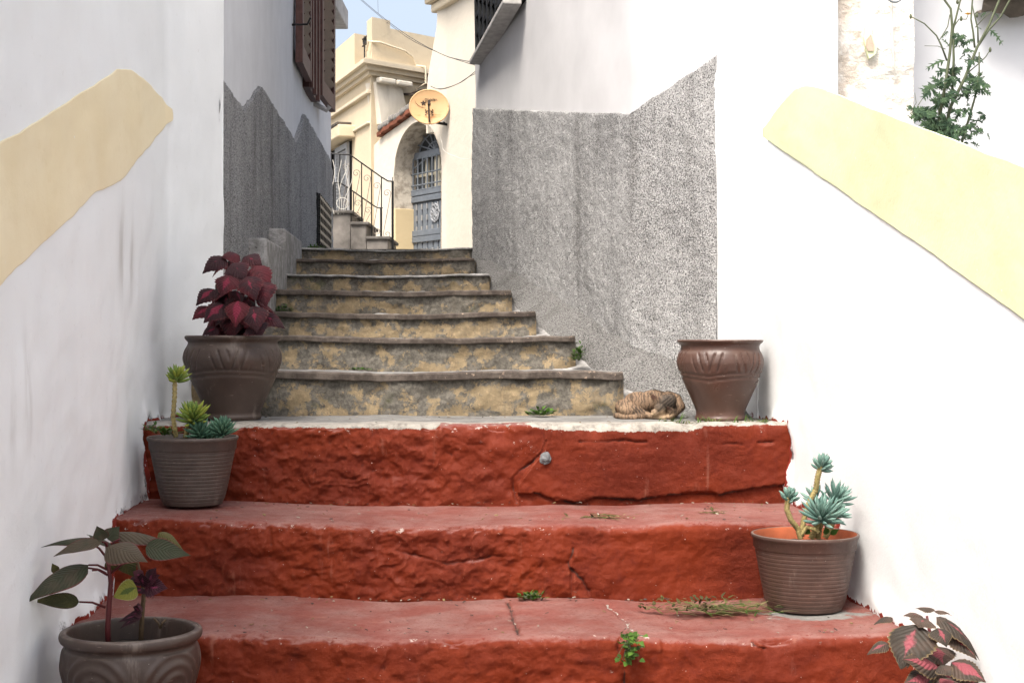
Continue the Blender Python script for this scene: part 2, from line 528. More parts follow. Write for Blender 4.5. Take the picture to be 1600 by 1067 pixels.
# leaves; lc: R along, G across (abs), B random, A kind
def leafmat(name, base, dark, centre, cw, edge, under=None, rough=.45, trans=.0, veins=9, kk=.8):
    b = NB(name)
    t, v, r, k = b.attr()
    n1 = b.noise(22, 4, .6)
    col = b.mix(b.ramp(b.ma('ADD', n1, b.ma('MULTIPLY', b.ma('SUBTRACT', r, .5), .5)), .3, .7), dark, base)
    if centre is not None:
        wv = b.ma('ADD', v, b.ma('MULTIPLY', b.ma('SUBTRACT', b.noise(45, 4, .7), .5), .55))
        wv = b.ma('ADD', wv, b.ma('MULTIPLY', b.ma('ABSOLUTE', b.ma('SUBTRACT', t, .42)), .75))
        wv = b.ma('SUBTRACT', wv, b.ma('MULTIPLY', b.ma('SUBTRACT', k, .5), kk))
        col = b.mix(b.ramp(wv, cw + .10, cw - .06), col, centre)
    col = b.mix(b.ramp(v, .88, .99), col, edge)
    vein = b.ma('ABSOLUTE', b.ma('SINE', b.ma('MULTIPLY', b.ma('SUBTRACT', t, b.ma('MULTIPLY', v, .28)), veins * 3.14)))
    vm = b.ramp(vein, .0, .22, 1, 0)
    col = b.mix(b.ma('MULTIPLY', vm, .16), col, tuple(x*.5 for x in dark))
    if under is not None:
        g = b.n('ShaderNodeNewGeometry')
        col = b.mix(g.outputs['Backfacing'], col, under)
    nn = b.bump(b.ma('ADD', vein, b.ma('MULTIPLY', n1, .5)), .5, .004)
    m = b.out(col, rough, nn, .22)
    if trans:
        tr = b.n('ShaderNodeBsdfTranslucent'); b.set(tr, 'Color', col)
        ms = b.n('ShaderNodeMixShader'); b.set(ms, '0', trans)
        b.t.links.new(b.b.outputs[0], ms.inputs[1]); b.t.links.new(tr.outputs[0], ms.inputs[2])
        b.t.links.new(ms.outputs[0], b.t.nodes['Material Output'].inputs[0])
    return m
MT['coleus'] = leafmat('coleus_leaf', (.070, .008, .013), (.022, .006, .009), (.15, .012, .032), .13, (.08, .02, .02), (.12, .006, .016), .62, .15, 9, .5)
MT['coleus2'] = leafmat('pink_coleus_leaf', (.075, .05, .038), (.034, .028, .022), (.22, .055, .068), .18, (.14, .10, .05), (.11, .015, .026), .6, .12, 9, .6)
MT['amaranth'] = leafmat('amaranth_leaf', (.078, .060, .040), (.040, .046, .026), None, 0, (.13, .035, .035), (.055, .02, .02), .6, .12, 12)
MT['amarred'] = leafmat('small_purple_leaf', (.075, .018, .03), (.035, .012, .018), (.22, .04, .09), .15, (.1, .03, .04), None, .45, .12)
MT['yelleaf'] = leafmat('yellow_green_leaf', (.20, .20, .035), (.12, .13, .03), (.07, .10, .02), .3, (.28, .25, .12), None, .5, .2)
MT['olive'] = leafmat('olive_leaf', (.085, .075, .022), (.05, .05, .018), None, 0, (.1, .04, .03), None, .5, .2)
MT['succ_blue'] = leafmat('blue_succulent_leaf', (.175, .275, .235), (.11, .20, .17), None, 0, (.2, .3, .25), None, .5, 0, 0)
MT['succ_dark'] = leafmat('teal_succulent_leaf', (.10, .20, .13), (.05, .115, .075), None, 0, (.13, .23, .14), None, .5, 0, 0)
MT['succ_lime'] = leafmat('lime_succulent_leaf', (.27, .31, .05), (.13, .20, .045), None, 0, (.3, .3, .06), None, .5, 0, 0)
MT['weed'] = leafmat('weed_leaf', (.085, .17, .025), (.04, .09, .014), None, 0, (.1, .18, .04), None, .5, .2)
MT['weed_dark'] = leafmat('thistle_leaf', (.075, .125, .06), (.035, .068, .038), None, 0, (.06, .1, .06), (.08, .12, .075), .5, .15)
MT['dry'] = leafmat('dry_grass', (.24, .22, .10), (.13, .14, .05), None, 0, (.3, .27, .14), None, .7, .1)
MT['stem_green'] = plain('green_stem', (.085, .10, .055), .6, .3, 30, .2)
MT['stem_red'] = plain('red_stem', (.085, .016, .018), .5, .3, 30, .2)
MT['stem_brown'] = plain('brown_stem', (.10, .065, .035), .8, .4, 40, .4)
MT['stem_scar'] = plain('scarred_succulent_stem', (.30, .24, .10), .8, .45, 110, .8)
MT['flower'] = plain('yellow_petal', (.75, .42, .01), .6, .15, 30, 0)

# tabby fur
b = NB('tabby_fur')
n1 = b.noise(30, 4, .6)
wv = b.n('ShaderNodeTexWave', wave_type='BANDS', bands_direction='X')
b.set(wv, 'Vector', b.mapv((1.0, .5, .9))); b.set(wv, 'Scale', 26.0); b.set(wv, 'Distortion', 9); b.set(wv, 'Detail', 3.0); b.set(wv, 'Detail Scale', 2.2)
r_, g_, b_, a_ = b.attr()
col = b.mix(b.ramp(n1, .3, .7), (.25, .165, .105), (.155, .105, .070))
col = b.mix(b.ma('MULTIPLY', b.ramp(b.ma('MULTIPLY', wv.outputs[1], b.ramp(b.noise(22, 5, .7), .3, .6, .5, 1)), .42, .70), .72), col, (.042, .032, .025))
col = b.mix(b.ma('MULTIPLY', r_, .8), col, (.048, .042, .037))     # grey crown
col = b.mix(b.ma('MULTIPLY', g_, .85), col, (.50, .36, .23))      # pale paws, cheeks
col = b.mix(b_, col, (.075, .040, .028))                            # inside of the ears
col = b.mix(a_, col, (.02, .016, .013))                           # dark bars
MT['fur'] = b.out(col, .85, b.bump(b.noise(260, 3, .6), .5, .002), .2)
# ------------------------------------------------------------ levels
RZ = {3: E - .295, 2: E - .560, 1: E - .790, 0: E - 1.03, -1: E - 1.265}
RY = {3: 5.07, 2: 4.533, 1: 3.94, 0: 3.38, -1: 2.8}
GY = [5.62, 6.17, 6.72, 7.27, 7.82, 8.37, 8.92]
GZ = [E + h for h in (-.127, .005, .120, .237, .340, .451, .543)]
GX = [.428, .268, .111, 0, -.119, -.211, -.225]

def XL(y): return -.991 - .053 * y          # left white wall
def XR(y): return 1.555 - .12 * y           # right parapet
def WL(y): return -1.195 - .0552 * (y - 5.9)    # alley wall, left
def WR(y):                                   # alley wall, right
    y = np.asarray(y, float)
    return np.where(y < 6.17, .795 + (y - 5.75) * (.5 - .795) / .42, .5 - .2622 * (y - 6.17))

# ------------------------------------------------------------ ground
mb = MB()
A = np.array([[(x, y, 0.0) for y in (-40, 60)] for x in (-60, 60)], float)
mb.grid(A)
structure(mb.build('ground', MT['paving'], org=(0, 0, 0)))
mb = MB()
ys = np.linspace(8.9, 24, 60)
A = np.stack([np.broadcast_to(np.linspace(-9, 5, 50)[:, None], (50, 60)),
              np.broadcast_to(ys[None], (50, 60)),
              np.broadcast_to((E + .535 + (ys - 8.9) * .052)[None], (50, 60))], 2).copy()
A[..., 2] += .012 * fbm(A[..., 0], A[..., 1], 0 * A[..., 0], 1.5)
mb.grid(A)
structure(mb.build('alley_paving', MT['paving'], org=(0, 9, E)))

# ------------------------------------------------------------ red staircase
def seg_dist(px, pz, pts):
    d = np.full(px.shape, 9.0)
    for (x0, z0), (x1, z1) in zip(pts[:-1], pts[1:]):
        vx, vz = x1 - x0, z1 - z0
        t = np.clip(((px - x0) * vx + (pz - z0) * vz) / (vx*vx + vz*vz + 1e-9), 0, 1)
        d = np.minimum(d, np.hypot(px - x0 - t * vx, pz - z0 - t * vz))
    return d

def crk(pts, d):
    out = []
    for a in pts:
        p = W(a[0], a[1], d); out.append((p.x, p.z))
    return out
CR = {3: [crk([(853,688),(846,706),(832,722),(812,735),(800,748),(803,768),(808,784)], 5.04),
          crk([(835,770),(868,780),(900,785),(930,777),(962,780),(1000,781),(1040,774),(1075,771),(1130,772),(1180,763),(1232,757)], 5.04),
          crk([(905,690),(960,688),(1010,690)], 5.05), crk([(1130,694),(1160,693)], 5.05), crk([(1185,691),(1205,692)], 5.05)],
      2: [crk([(897,855),(888,880),(893,892),(912,908),(925,936)], 4.5), crk([(893,890),(894,935)], 4.5),
          crk([(785,934),(830,937),(925,938)], 4.5), crk([(620,860),(700,880),(790,868)], 4.5)],
      1: [crk([(982,984),(966,1010),(972,1035),(978,1075)], 3.9), crk([(1168,985),(1178,1005),(1196,1012)], 3.92)],
      0: [], -1: []}

red = thing('red_staircase', 'flight of rough red painted masonry steps between white walls', 'stairs', (0, 4.2, 0))

def red_step(n):
    yf, zt = RY[n], RZ[n]
    yb = RY[n + 1] if n < 3 else 6.3
    zb = RZ[n - 1] if n > -1 else 0.0
    rad = .028
    prof = []
    for z in np.linspace(zb - .05, zt - rad, 62 if n > 0 else 24): prof.append((0, z, -1, 0))
    for a in np.linspace(0, 90, 10)[1:-1]: prof.append((rad - rad * math.cos(R(a)), zt - rad + rad * math.sin(R(a)), -math.cos(R(a)), math.sin(R(a))))
    for y in np.linspace(rad, yb - yf + .07, 56 if n > 0 else 20): prof.append((y, zt, 0, 1))
    prof = np.array(prof)
    xs = np.linspace(XL(yf) - .06, XR(yf) + .08, 520 if n > 0 else 120)
    X, P0 = np.meshgrid(xs, prof[:, 0], indexing='ij')
    Z = np.broadcast_to(prof[None, :, 1], X.shape).copy()
    NY = np.broadcast_to(prof[None, :, 2], X.shape); NZ = np.broadcast_to(prof[None, :, 3], X.shape)
    xm = (X - .0) / 1.15
    bow = -.035 * (1 - xm**2) + .018 * fbm(X, 0*X + n, 0*X, 1.6, 3)
    sag = {3: -.004, 2: -.016, 1: -.010}.get(n, -.01) * (1 - xm**2) + .010 * fbm(X, 0*X + n*3.1, 0*X + 4, 2.0, 3)
    if n == 3: sag = .004 * fbm(X, 0*X, 0*X + 4, 2.0, 3)
    top = np.clip((Z - zb) / (zt - zb), 0, 1)
    Y = yf + P0 + bow * np.clip(1 - P0 / .35, 0, 1)
    Z = Z + sag * top
    px, py, pz = X, Y, Z
    rough = {3: np.clip(.95 - (X + .25) * 1.8, .12, 1), 2: np.clip(.95 - (X - .0) * 1.6, .18, 1), 1: np.clip(.7 - X * .6, .2, .75)}.get(n, .7 + 0*X)
    rise = -NY
    d = .011 * fbm(px, py*.6, pz, 3.1, 4)
    d += rise * rough * .0085 * (ridge(px + .25*fbm(px, py, pz, 5, 3), py*.4, pz*1.1, 8.0, 5) - .62)
    d += rise * rough * .0095 * fbm(px, py, pz, 19, 5) + rise * .0025 * fbm(px*.35, py, pz, 16, 3)
    d += .0016 * fbm(px, py, pz, 45, 2)
    nose = np.exp(-((P0**2 + (zt - np.broadcast_to(prof[None, :, 1], X.shape))**2) / .045**2))
    chip = np.clip(fbm(px, 0*py + n, 0*pz, 9, 4) - .10, 0, 1)
    d -= nose * chip * .035
    d *= np.where(NZ > .99, .42, 1)
    # slab of newer render, proud of the old wall
    C = np.zeros(X.shape + (4,))
    if n == 3:
        below = np.interp(X[:, 0], [p[0] for p in CR[3][1]], [p[1] for p in CR[3][1]])[:, None] + .005 * fbm(X, 0*X, 0*X, 18, 3)
        left = np.interp(Z, [RZ[2] - .1, RZ[2] + .06, RZ[2] + .13, RZ[2] + .21, RZ[2] + .3], [.03, .02, .07, .11, .115])
        slab = (X > left) & (Z > below) & (rise > .5)
        d += np.where(slab, .008, 0) - np.where((X > left) & (Z <= below) & (rise > .5), .008, 0)
    wig = .006 * fbm(X, 0*X, Z, 22, 4)
    for k, c in enumerate(CR[n]):
        q = seg_dist(X + wig, Z + wig, c)
        wd = .0050 if (n == 3 and k == 1) else .0042
        g = np.exp(-(q / wd)**2) * (rise > .5)
        d -= g * (.010 if k < 2 else .007) * np.clip(.75 + fbm(X, 0*X + k, Z, 9, 3), .15, 1.2)
        C[..., 3] = np.maximum(C[..., 3], g * (.8 if k < 2 else .5) * np.clip(.65 + 1.1*fbm(X, 0*X + k, Z, 12, 3), .1, 1))
    Y0, Z0 = Y, Z
    Y = Y + NY * d
    Z = Z + NZ * d
    C[..., 2] = np.clip(nose * 1.1, 0, 1)
    if n == 3:
        dz = RZ[3] - Z
        lip = np.interp(X, [-1.3, -.72, -.26, -.24, .05, .10, .30, .62, .66, .95], [.010, .014, .016, .000, .001, .016, .026, .024, .008, .003])
        C[..., 0] = np.where(P0 > .02, np.clip(1.05 - np.maximum(0, P0 - .10) * 7, 0, 1), np.clip(.5 + (lip - dz) * 45, 0, 1))
        C[..., 2] = np.maximum(C[..., 2], 1.5 * np.exp(-((X - .05) / .06)**2 - ((Z - RZ[3] + .07) / .05)**2) * (rise > .5))
        C[..., 2] = np.maximum(C[..., 2], 1.2 * np.exp(-((X + .10) / .03)**2 - ((Z - RZ[3] + .10) / .09)**2) * (rise > .5))
        C[..., 0] *= np.where((P0 < .12) & (P0 > .02) & (X > -.25) & (X < .06), .45, 1)
        C[..., 1] = np.clip((P0 - .085) * 9, 0, 1)
    if n == 1:
        jt = seg_dist(X + .010 * fbm(X, Y, 0*X, 20, 3), Y, [(-.010, 4.46), (.003, 4.2), (.021, 3.95)])
        g = np.exp(-(jt / .0050)**2) * (NZ > .5); d -= g * .010; C[..., 3] = np.maximum(C[..., 3], g * .8)
        jt = seg_dist(X + .012 * fbm(X, Y, 0*X, 20, 3), Y, [(.285, 4.43), (.315, 4.2), (.350, 3.95)])
        g = np.exp(-(jt / .0065)**2) * (NZ > .5); d -= g * .006; C[..., 0] = np.maximum(C[..., 0], g * .62)
        Y = Y0 + NY * d; Z = Z0 + NZ * d
        C[..., 1] = .75 * np.exp(-(((X - .87) / .24)**2 + ((Y - 4.24) / .12)**2)) * (NZ > .5)
    mb = MB()
    mb.grid(np.stack([X, Y, Z], 2), 0, C)
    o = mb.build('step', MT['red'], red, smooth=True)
    return o
for n in (3, 2, 1, 0, -1): red_step(n)

# ------------------------------------------------------------ weathered staircase
old = thing('weathered_staircase', 'old grey and ochre stone steps climbing the shaded alley', 'stairs', (0, 5.6, RZ[3]))
for n in range(7):
    yf, zt = GY[n], GZ[n]
    yb = GY[n+1] if n < 6 else 9.5
    zb = GZ[n-1] if n else RZ[3]
    xl, xr = WL(yf) - .05, GX[n]
    xs = np.linspace(xl, xr, 200)
    prof = [(0, z, -1, 0) for z in np.linspace(zb - .04, zt - .012, 26)]
    prof += [(.004, zt - .004, -.7, .7)] + [(y, zt, 0, 1) for y in np.linspace(.012, yb - yf + .05, 26)]
    prof = np.array(prof)
    X, P0 = np.meshgrid(xs, prof[:, 0], indexing='ij')
    Z = np.broadcast_to(prof[None, :, 1], X.shape).copy()
    NY = np.broadcast_to(prof[None, :, 2], X.shape); NZ = np.broadcast_to(prof[None, :, 3], X.shape)
    sag = .009 * fbm(X, 0*X + n, 0*X, 1.3, 3) - .004
    Y = yf + P0
    d = .014 * fbm(X, Y, Z, 4, 4) + .012 * (ridge(X, Y, Z, 8, 3) - .6)
    d *= np.where(NZ > .9, .35, 1)
    # the tread dips where feet wear it
    wear = np.where(NZ > .9, -.010 * np.exp(-((X - (xl + xr) / 2) / .4)**2), 0)
    top = np.clip((Z - zb) / (zt - zb), 0, 1)
    Y = Y + NY * d + .014 * fbm(X, 0*X + n*2, 0*X, 1.2, 2) * (P0 < .2)
    C = np.zeros(X.shape + (4,))
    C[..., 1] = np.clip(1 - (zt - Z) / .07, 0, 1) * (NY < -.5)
    Z = Z + sag * top + NZ * d + wear
    # worn rounded right end
    rnd = np.clip((X - (xr - .05)) / .05, 0, 1)
    Y = Y + .03 * rnd**2 * (P0 < .05)
    mb = MB()
    G = np.stack([X, Y, Z], 2)
    mb.grid(G, 0, C)
    # flank at the right end
    fl = [tuple(p) for p in G[-1]]
    back = [(p[0], p[1], zb - .05) for p in G[-1][-1:]]
    mb.add(fl + back, [tuple(range(len(fl) + 1))[::-1]])
    st = mb.build('step', MT['ochre'], old, smooth=True)
    # nosing edge
    nh = {0: .028, 1: .022, 2: .023, 3: .024, 4: .010, 5: .016, 6: .010}[n]
    nx = np.linspace(xl, xr - .004, 140)
    pr = np.array([(.012, -nh), (-.016, -nh), (-.019, -nh + .004), (-.019, -.003), (-.015, .002), (.03, .0035), (.034, -.01)])
    Xn, Py = np.meshgrid(nx, pr[:, 0], indexing='ij')
    Zn = np.broadcast_to(pr[None, :, 1], Xn.shape)
    sg = np.interp(nx, xs, sag[:, 0] + wear[:, -5] * 1)[:, None]
    jag = .006 * fbm(Xn, 0*Xn + n, Zn, 9, 4)
    Yn = yf + Py + .014 * fbm(Xn, 0*Xn + n*2, 0*Xn, 1.2, 2) + jag + .03 * np.clip((Xn - (xr - .05)) / .05, 0, 1)**2
    Zn = zt + Zn + sg + .003 * fbm(Xn, 0*Xn, Zn, 12, 3) + .004
    mb = MB()
    mb.grid(np.stack([Xn, Yn, Zn], 2), 0, None)
    mb.build('nosing', MT['mortar'] if n in (4, 6) else MT['nosing'], st, smooth=False)

# sloping mortar gutter between the step ends and the right-hand wall
ys = np.linspace(5.3, 9.0, 150)
t = np.linspace(0, 1, 26)
xl = np.interp(ys, GY, GX) - .10
xl = np.where(ys < 5.62, .36, xl)
xr_ = np.where(ys < 5.75, .86, WR(ys)) + .04
X = xl[:, None] + (xr_ - xl)[:, None] * t[None]
Y = np.broadcast_to(ys[:, None], X.shape).copy()
gz = np.interp(ys, [5.3, 5.62] + GY[1:], [RZ[3] + .002, RZ[3] + .012] + [g + .0 for g in GZ[:-1]])
Z = gz[:, None] + .15 * np.clip((t[None] - .42) / .58, 0, 1)**1.3 * np.clip((ys[:, None] - 5.45) / .3, 0, 1) + .012 * fbm(X, Y, 0*X, 6, 4)
Z = Z - np.clip((5.62 - Y) / .3, 0, 1) * .02 - .05 * np.clip((.2 - t[None]) / .2, 0, 1) * (Y < 5.7)
mb = MB(); G = np.stack([X, Y, Z], 2); mb.grid(G[:, :12], 0, flip=True); mb.grid(G[:, 11:], 1, flip=True)
mb.build('mortar_gutter', [MT['mortar'], MT['dash_gutter']], old, smooth=True)

# ------------------------------------------------------------ litter on the treads
rng = np.random.RandomState(12)
mb = MB()
for n, cnt in ((3, 90), (2, 150), (1, 190), (0, 60)):
    for i in range(cnt):
        y = RY[n] + .03 + rng.rand() ** 2 * ((RY[n+1] if n < 3 else 5.55) - RY[n] - .06) if rng.rand() < .6 else (RY[n+1] if n < 3 else 5.58) - .05 - rng.rand() * .05
        x = rng.uniform(XL(y) + .04, XR(y) - .06) if n < 3 else rng.uniform(-1.1, .85)
        L = rng.uniform(.003, .012); a = rng.uniform(0, 6.28)
        mb.obox((x, y, RZ[n] + rng.uniform(-.006, .004)), (math.cos(a), math.sin(a), rng.normal(0, .2)), (-math.sin(a), math.cos(a), rng.normal(0, .2)), (0, 0, 1), L, L*rng.uniform(.15, .7), .0015, int(rng.randint(3)))
lit = mb.build('litter', [plain('dry_leaf_bits', (.16, .11, .05), .9, .4, 30, 0), plain('pale_plaster_bits', (.26, .23, .19), .9, .3, 30, 0), plain('dark_grit', (.05, .04, .035), .9, .3, 30, 0)])
lit['kind'] = 'stuff'

# ------------------------------------------------------------ white walls
def stair_top(y):
    z = np.zeros_like(y)
    for n in (-1, 0, 1, 2, 3): z = np.where(y > RY[n] - .035, RZ[n], z)
    return z

def stair_dist(y, z):
    """signed height above / distance from the red stair outline (positive outside)"""
    d = z - stair_top(y)
    for n in (-1, 0, 1, 2, 3):
        lo = RZ[n-1] if n > -1 else 0
        inz = (z < RZ[n]) & (z >= lo)
        hd = RY[n] - .035 - y
        d = np.where(inz & (hd > 0), np.minimum(np.abs(d), hd), d)
        cd = np.hypot(np.maximum(hd, 0), z - RZ[n])
        d = np.where((hd > 0) & (z >= RZ[n]), np.minimum(d, cd), d)
    return d

def wall_path(pts, step):
    out = []
    for a, c in zip(pts[:-1], pts[1:]):
        n = max(1, int(math.hypot(c[0]-a[0], c[1]-a[1]) / step))
        for i in range(n): out.append((a[0] + (c[0]-a[0]) * i / n, a[1] + (c[1]-a[1]) * i / n))
    out.append(pts[-1])
    return np.array(out)

def white_wall(name, label, path, side, zs_fn, top, thick, mat='white', smears=(), parent=None, cat='wall'):
    """path: (n,2) plan; side=+1: thickness goes to +x. zs_fn(y)->(nz) heights"""
    n = len(path)
    tg = np.gradient(path, axis=0)
    tg /= np.linalg.norm(tg, axis=1)[:, None] + 1e-9
    nrm = np.stack([tg[:, 1], -tg[:, 0]], 1) * (-side)      # points to the viewer's side
    ZS = np.stack([zs_fn(y) for y in path[:, 1]])
    m = ZS.shape[1]
    PX = np.broadcast_to(path[:, :1], (n, m)); PY = np.broadcast_to(path[:, 1:], (n, m))
    d = (.011 if side < 0 else .006) * fbm(PX, PY, ZS, 1.5, 3) + (.0035 if side < 0 else .0015) * fbm(PX, PY, ZS, 7, 3)
    sdist = stair_dist(PY, ZS)
    d += .018 * np.exp(-(np.maximum(sdist, 0) / .05)**2) * (fbm(PX, PY, ZS, 8, 3) * .9 + .25)
    X = PX + nrm[:, :1] * d; Y = PY + nrm[:, 1:] * d
    C = np.zeros((n, m, 4))
    near = np.exp(-(np.maximum(sdist, 0) / .060)**2)
    C[..., 0] = near * (.62 + .5 * fbm(PX, PY, ZS, 5, 3))
    C[..., 2] = np.exp(-(np.maximum(sdist, 0) / .022)**2) * .75
    for (cy, cz, sy, szz, am) in smears:
        C[..., 1] = np.maximum(C[..., 1], am * np.exp(-(((PY - cy) / sy)**2 + ((ZS - cz) / szz)**2)))
    mb = MB()
    mb.grid(np.stack([X, Y, ZS], 2), 0, C, flip=(side < 0))
    # body behind the face
    bx = path - nrm * thick
    f0, f1 = np.stack([X[:, -1], Y[:, -1], ZS[:, -1]], 1), np.stack([bx[:, 0], bx[:, 1], ZS[:, -1]], 1)
    g1 = np.stack([bx[:, 0], bx[:, 1], ZS[:, 0]], 1)
    mb.grid(np.stack([f0, f1, g1], 1))
    for e in (0, -1):
        mb.add([(X[e, j], Y[e, j], ZS[e, j]) for j in (0, -1)] + [tuple(f1[e]), tuple(g1[e])], [(0, 1, 2, 3)])
    return mb.build(name, MT[mat], parent, smooth=True)

zl = np.concatenate([np.linspace(-.1, 1.5, 130), np.linspace(1.52, 3.05, 60)])
pl = wall_path([(XL(.9), .9), (XL(5.40), 5.40), (XL(5.42) + .003, 5.44), (XL(5.44) + .016, 5.475), (-1.165, 5.93)], .016)
def yp(x): return .991 / ((800 - x) / F - .053)
sm = [(yp(x), E - (y - 528) / F * yp(x), sy, sz_, a) for (x, y, sy, sz_, a) in
      ((192, 395, .05, .14, .9), (208, 410, .04, .12, .9), (42, 610, .035, .13, .8), (20, 650, .03, .10, .8), (200, 720, .09, .12, .35), (455, 500, .05, .2, 0))]
lw = white_wall('white_wall', 'x', pl, -1, lambda y: zl, 3, .45, 'white', sm)
tag(lw, 'tall white plaster wall with a tan painted band, left of the red steps', 'wall')

def band(path_fn, low, top, nrm, y0, y1, mat, parent, ends=None, name='painted_band', thick=.007, topw=0):
    ys = np.linspace(y0, y1, 150)
    t = np.concatenate([[0, .004], np.linspace(.012, .988, 40), [.996, 1]])
    lo = np.interp(ys, *low) + (.007 if nrm[0] > 0 else .003) * fbm(ys, 0*ys, 0*ys, 6, 4); hi = np.interp(ys, *top) + .004 * fbm(ys, 0*ys + 3, 0*ys, 5, 3)
    hi = np.maximum(hi, lo + .001)
    Z = lo[:, None] + (hi - lo)[:, None] * t[None]
    Y = np.broadcast_to(ys[:, None], Z.shape)
    X = path_fn(Y)
    edge = np.minimum(np.minimum((Z - lo[:, None]), (hi[:, None] - Z)), np.minimum(Y - y0, y1 - Y))
    k_ = (.011, .0035) if nrm[0] > 0 else (.006, .0015)
    off = thick + k_[0] * fbm(X, Y, Z, 1.5, 3) + k_[1] * fbm(X, Y, Z, 7, 3)
    if topw: edge = np.minimum(Z - lo[:, None], np.minimum(Y - y0, y1 - Y))
    off = off - .010 * np.clip(1 - edge / .0012, 0, 1)
    mb = MB()
    G = np.stack([X + nrm[0] * off, Y + nrm[1] * off, Z], 2)
    if topw:
        tp = np.linspace(0, 1, 9)[1:]
        X2 = G[:, -1, 0][:, None] + topw * tp[None]
        Z2 = Z[:, -1][:, None] - (.055 * tp**1.6)[None]
        G = np.concatenate([G, np.stack([X2, np.broadcast_to(G[:, -1, 1][:, None], X2.shape), Z2], 2)], 1)
    mb.grid(G, flip=(nrm[0] > 0))
    return mb.build(name, MT[mat], parent, smooth=True)

tl = [(.95, -.26), (2.2, .11), (3.361, .447), (3.688, .542), (4.083, .671), (4.575, .837), (4.79, .872), (5.0, .881), (5.202, .877), (5.33, .874), (5.40, .864), (5.475, .835)]
ll = [(.95, -.68), (2.2, -.28), (3.361, .129), (3.629, .202), (3.943, .305), (4.316, .428), (4.62, .488), (4.9, .59), (5.2, .697), (5.40, .775), (5.475, .815)]
def XLc(y): return np.interp(y, [0, 5.40, 5.42, 5.44, 5.475, 5.93], [XL(0), XL(5.40), XL(5.42) + .003, XL(5.44) + .016, XL(5.44) + .024, -1.165])
band(XLc, ([p[0] for p in ll], [E + p[1] for p in ll]), ([p[0] for p in tl], [E + p[1] for p in tl]), (1, .053), .95, 5.475, 'band_tan', lw, thick=.0035)

# right parapet, its top falls with the steps
def ptop(y): return E + np.interp(y, [1.4, 3.3, 4.7, 4.83, 4.93, 4.98, 5.14, 5.37], [-.19, .374, .79, .822, .84, .832, .80, .748])
prr = wall_path([(XR(1.4), 1.4), (XR(5.41), 5.41)], .018)
rw = white_wall('parapet_wall', 'x', prr, 1, lambda y: -.1 + (ptop(y) - .06 + .1) * np.linspace(0, 1, 150), 0, .07, 'white')
tag(rw, 'low white parapet with a sloping pale yellow coping band, right of the red steps', 'wall')
lr = [(1.4, -.62), (3.324, .04), (3.849, .223), (4.437, .42), (4.926, .585), (5.37, .738)]
yy = np.linspace(1.4, 5.37, 60)
band(XR, ([p[0] for p in lr], [E + p[1] for p in lr]), (yy, ptop(yy) + .004), (-1, -.12), 1.4, 5.368, 'band_yellow', rw, topw=.075, thick=.003)

zr = np.concatenate([np.linspace(.9, 2.7, 80), np.linspace(2.8, 5.6, 14)])
pp = wall_path([(.80, 5.86), (.786, 5.79), (.79, 5.74), (.905, 5.415), (.93, 5.395), (1.19, 5.395), (1.197, 5.403), (1.2, 5.56)][::-1], .026)
pw = white_wall('pilaster_wall', 'x', pp, 1, lambda y: zr, 0, .12, 'white')
tag(pw, 'smooth white pilaster standing where the right wall meets the alley', 'wall')

# peeled pier, back wall, terrace
mb = MB()
xs = np.linspace(1.17, 1.50, 60); zs = np.linspace(1.2, 5.4, 260)
Xg, Zg = np.meshgrid(xs, zs, indexing='ij')
Yg = 5.50 + .02 * fbm(Xg, 0*Xg, Zg, 4, 4) - .012 * np.clip(fbm(Xg, 0*Xg + 5, Zg, 7, 3), 0, 1)
mb.grid(np.stack([Xg, Yg, Zg], 2))
mb.box((1.335, 5.72, 3.3), .326, .36, 4.2)
pier = mb.build('peeling_pier', MT['peel'], smooth=False)
tag(pier, 'white pier with peeling stained plaster beside the smooth pilaster', 'wall')
mb = MB()
fp = [(1352, 40), (1362, 30), (1363, 55), (1372, 68), (1368, 85), (1358, 92), (1352, 72), (1350, 60)]
a_ = [W(x, y, 5.478) for x, y in fp]; c_ = [p + Vector((0, .05, 0)) for p in a_]
mb.add(a_ + c_, [tuple(range(8))] + [(i, (i+1) % 8, 8 + (i+1) % 8, 8 + i) for i in range(8)])
mb.build('yellow_paint_patch', MT['band_yellow'], pier)
fp = [(1354, 62), (1361, 54), (1366, 70), (1365, 80), (1356, 80), (1353, 72)]
mb = MB()
a_ = [W(x, y, 5.472) for x, y in fp]; c_ = [p + Vector((0, .05, 0)) for p in a_]
mb.add(a_ + c_, [tuple(range(6))] + [(i, (i+1) % 6, 6 + (i+1) % 6, 6 + i) for i in range(6)])
mb.build('bare_plaster_patch', plain('bare_tan_plaster', (.42, .33, .26), .95, .3, 30, .6), pier)

bw = thing('back_wall', 'pale grey-white wall behind the thistle plant, right edge', 'wall', (2.5, 5.9, 0))
mb = MB()
xs = np.linspace(1.44, 5.0, 120); zs = np.linspace(1.0, 5.0, 120)
Xg, Zg = np.meshgrid(xs, zs, indexing='ij')
Yg = 5.86 + .012 * fbm(Xg, 0*Xg, Zg, 1.4, 3) + .003 * fbm(Xg, 0*Xg, Zg, 8, 3)
mb.grid(np.stack([Xg, Yg, Zg], 2)); mb.box((3.2, 6.1, 3), 3.5, .4, 4.0)
mb.build('wall', MT['bluewhite'], bw, smooth=True)
mb = MB(); 
ts = np.linspace(0, 1, 40); vs_ = np.linspace(0, 1, 20)
U, V = np.meshgrid(ts, vs_, indexing='ij')
ang = V * math.pi * 1.5 - math.pi * .25
rr = .09 + .035 * fbm(U * 1.4, V, 0*U, 4, 4) + .03 * fbm(U, V, 0*U + 4, 12, 3)
Xg = 1.84 + U * 1.2
mb.grid(np.stack([Xg, 5.80 - rr * np.sin(ang) * 1.3, E + 1.385 - rr * np.cos(ang) * 1.1 + U * .0], 2))
mb.build('rubble_ledge', MT['rock'], bw, smooth=False)

